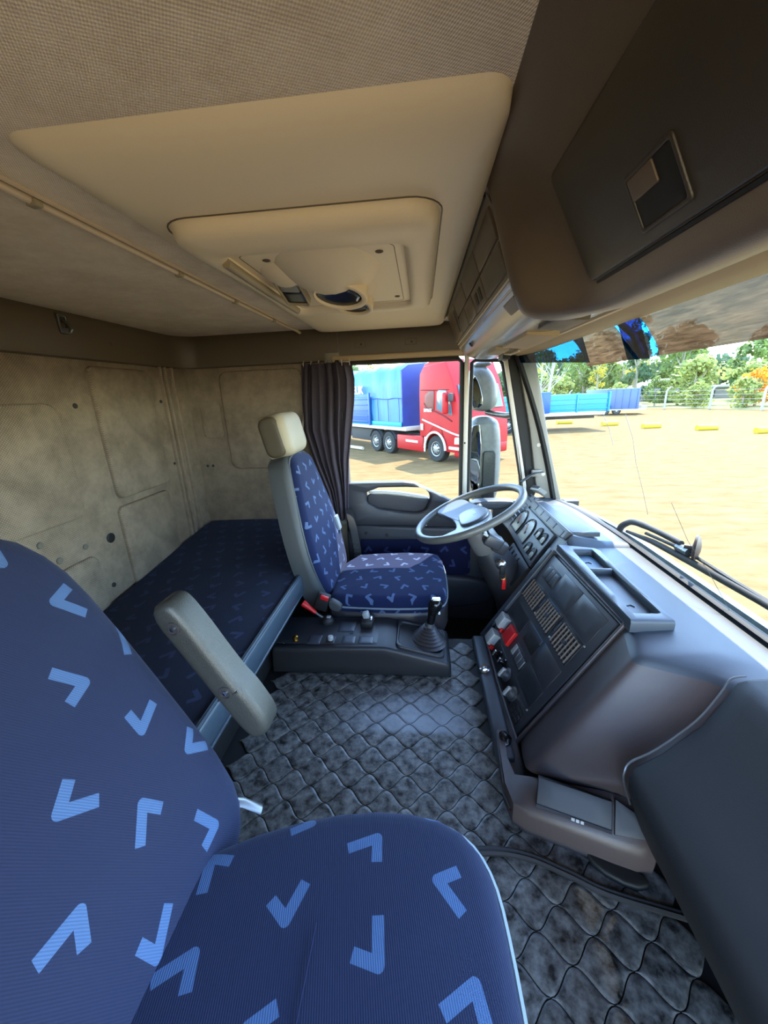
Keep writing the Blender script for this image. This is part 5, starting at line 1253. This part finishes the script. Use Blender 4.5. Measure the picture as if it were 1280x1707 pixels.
for k in range(11):   # trees behind the red truck and trailer
    x = -22 + 4.6 * k + rnd.uniform(-.8, .8); y = 58 + rnd.uniform(-4, 6)
    if k in (5, ): continue
    tree(rnd.choice(['poplar', 'poplar', 'pale']), x, y, rnd.uniform(.75, .95), rnd.uniform(.8, 1.0), rnd.uniform(0, 6), where='behind the tarpaulin trailer' if k < 5 else 'behind the red tractor cab')
for k in range(11):   # low bushes close behind the fence
    f = k / 10; tree('pale' if k % 3 else 'green', lerp(20.5, 40, f) + rnd.uniform(-.5, .5), lerp(58, 28, f) + rnd.uniform(-.5, .5), rnd.uniform(.40, .52), .95, rnd.uniform(0, 6), where='growing low like a bush along the fence')
# unbroken woodland far behind
rw = random.Random(5); vs_ = []; fs_ = []
for k in range(9000):
    f = rw.random(); x = lerp(-70, 150, f); y = 132 - .28 * x + rw.uniform(-4, 4) if x > 0 else 132 + rw.uniform(-4, 4)
    top = 8.5 + 2.2 * math.sin(x * .21) + 1.4 * math.sin(x * .57 + 1) + .8 * math.sin(x * 1.3)
    c = V((x, y, GZ + top * rw.random() ** .8)); nn = V((rw.gauss(0, .6), rw.gauss(-1, .5), rw.gauss(.4, .6))).normalized(); u = nn.orthogonal().normalized(); v = nn.cross(u); q = rw.uniform(.5, 1.1)
    i = len(vs_); vs_ += [c + u * q, c + v * q * .8, c - u * q, c - v * q * .8]; fs_.append((i, i + 1, i + 2, i + 3))
wd = mk('far_woodland', vs_, fs_, 'leaf_dark', None, smooth=False); tag(wd, 'continuous dark green woodland far behind the yard', 'woodland', kind='stuff')
# bare white trunks and poles
bare = trunk_mesh(9, .16, 21, True); bare.materials.clear(); bare.materials.append(M['concrete'])
for k, (x, y, s) in enumerate(((40.5, 43.2, .9), (42.0, 46.5, 1.0), (13.5, 47, .75), (15.5, 50.5, .75))):
    o = bpy.data.objects.new('bare_tree', bare); COL.objects.link(o); o.location = (x, y, GZ); o.scale = (s, s, s); o.rotation_euler = (0, 0, k)
    tag(o, 'leafless pale-barked tree among the green trees', 'tree', 'bare pale trees beyond the fence')
pl = tube('utility_pole', [(11.3, 38, GZ), (11.9, 38, 3.1)], [.13, .09], 'concrete', None, n=8); tag(pl, 'leaning pale wooden pole behind the cyan trailer', 'pole')
# ---- sheds with pale roofs
hs = thing('pale_roof_shed', 'low shed with white gabled roof behind the fence', 'shed', (36, 66, GZ))
box('wall', (36.5, 66, GZ + .9), (7.5, 5, 1.8), 'house_wall', hs, bev=.02)
prism('roof', [(32.3, .15), (36.5, 1.35), (40.9, .15), (40.9, .0), (36.5, 1.15), (32.3, 0)], frm((0, 68.8, .15), (1, 0, 0), (0, -1, 0)), 0, 5.6, 'house_roof', hs)
box('doorway', (35, 63.48, GZ + .7), (1.2, .06, 1.4), 'chassis', hs, bev=.01)
h2_ = thing('long_white_shed', 'long low shed with a plain white roof beside the gabled shed', 'shed', (43, 66, GZ))
box('wall', (44, 67, GZ + .8), (6, 5, 1.6), 'house_wall', h2_, bev=.02); box('roof', (44, 66.9, GZ + 1.75), (6.6, 5.8, .3), 'house_roof', h2_, bev=.05); box('doorway', (43, 64.48, GZ + .6), (1.4, .06, 1.2), 'chassis', h2_, bev=.01)
tr_ = thing('green_tarp_stack', 'green covered stack on the grass behind the fence', 'stack', (34.5, 57, GZ)); box('cover', (34.5, 57, GZ + .7), (6, 2.5, 1.4), 'leaf_dark', tr_, bev=.25); tube('strap', [(33, 55.7, GZ), (33, 55.7, GZ + 1.4)], .05, 'chassis', tr_, n=5)
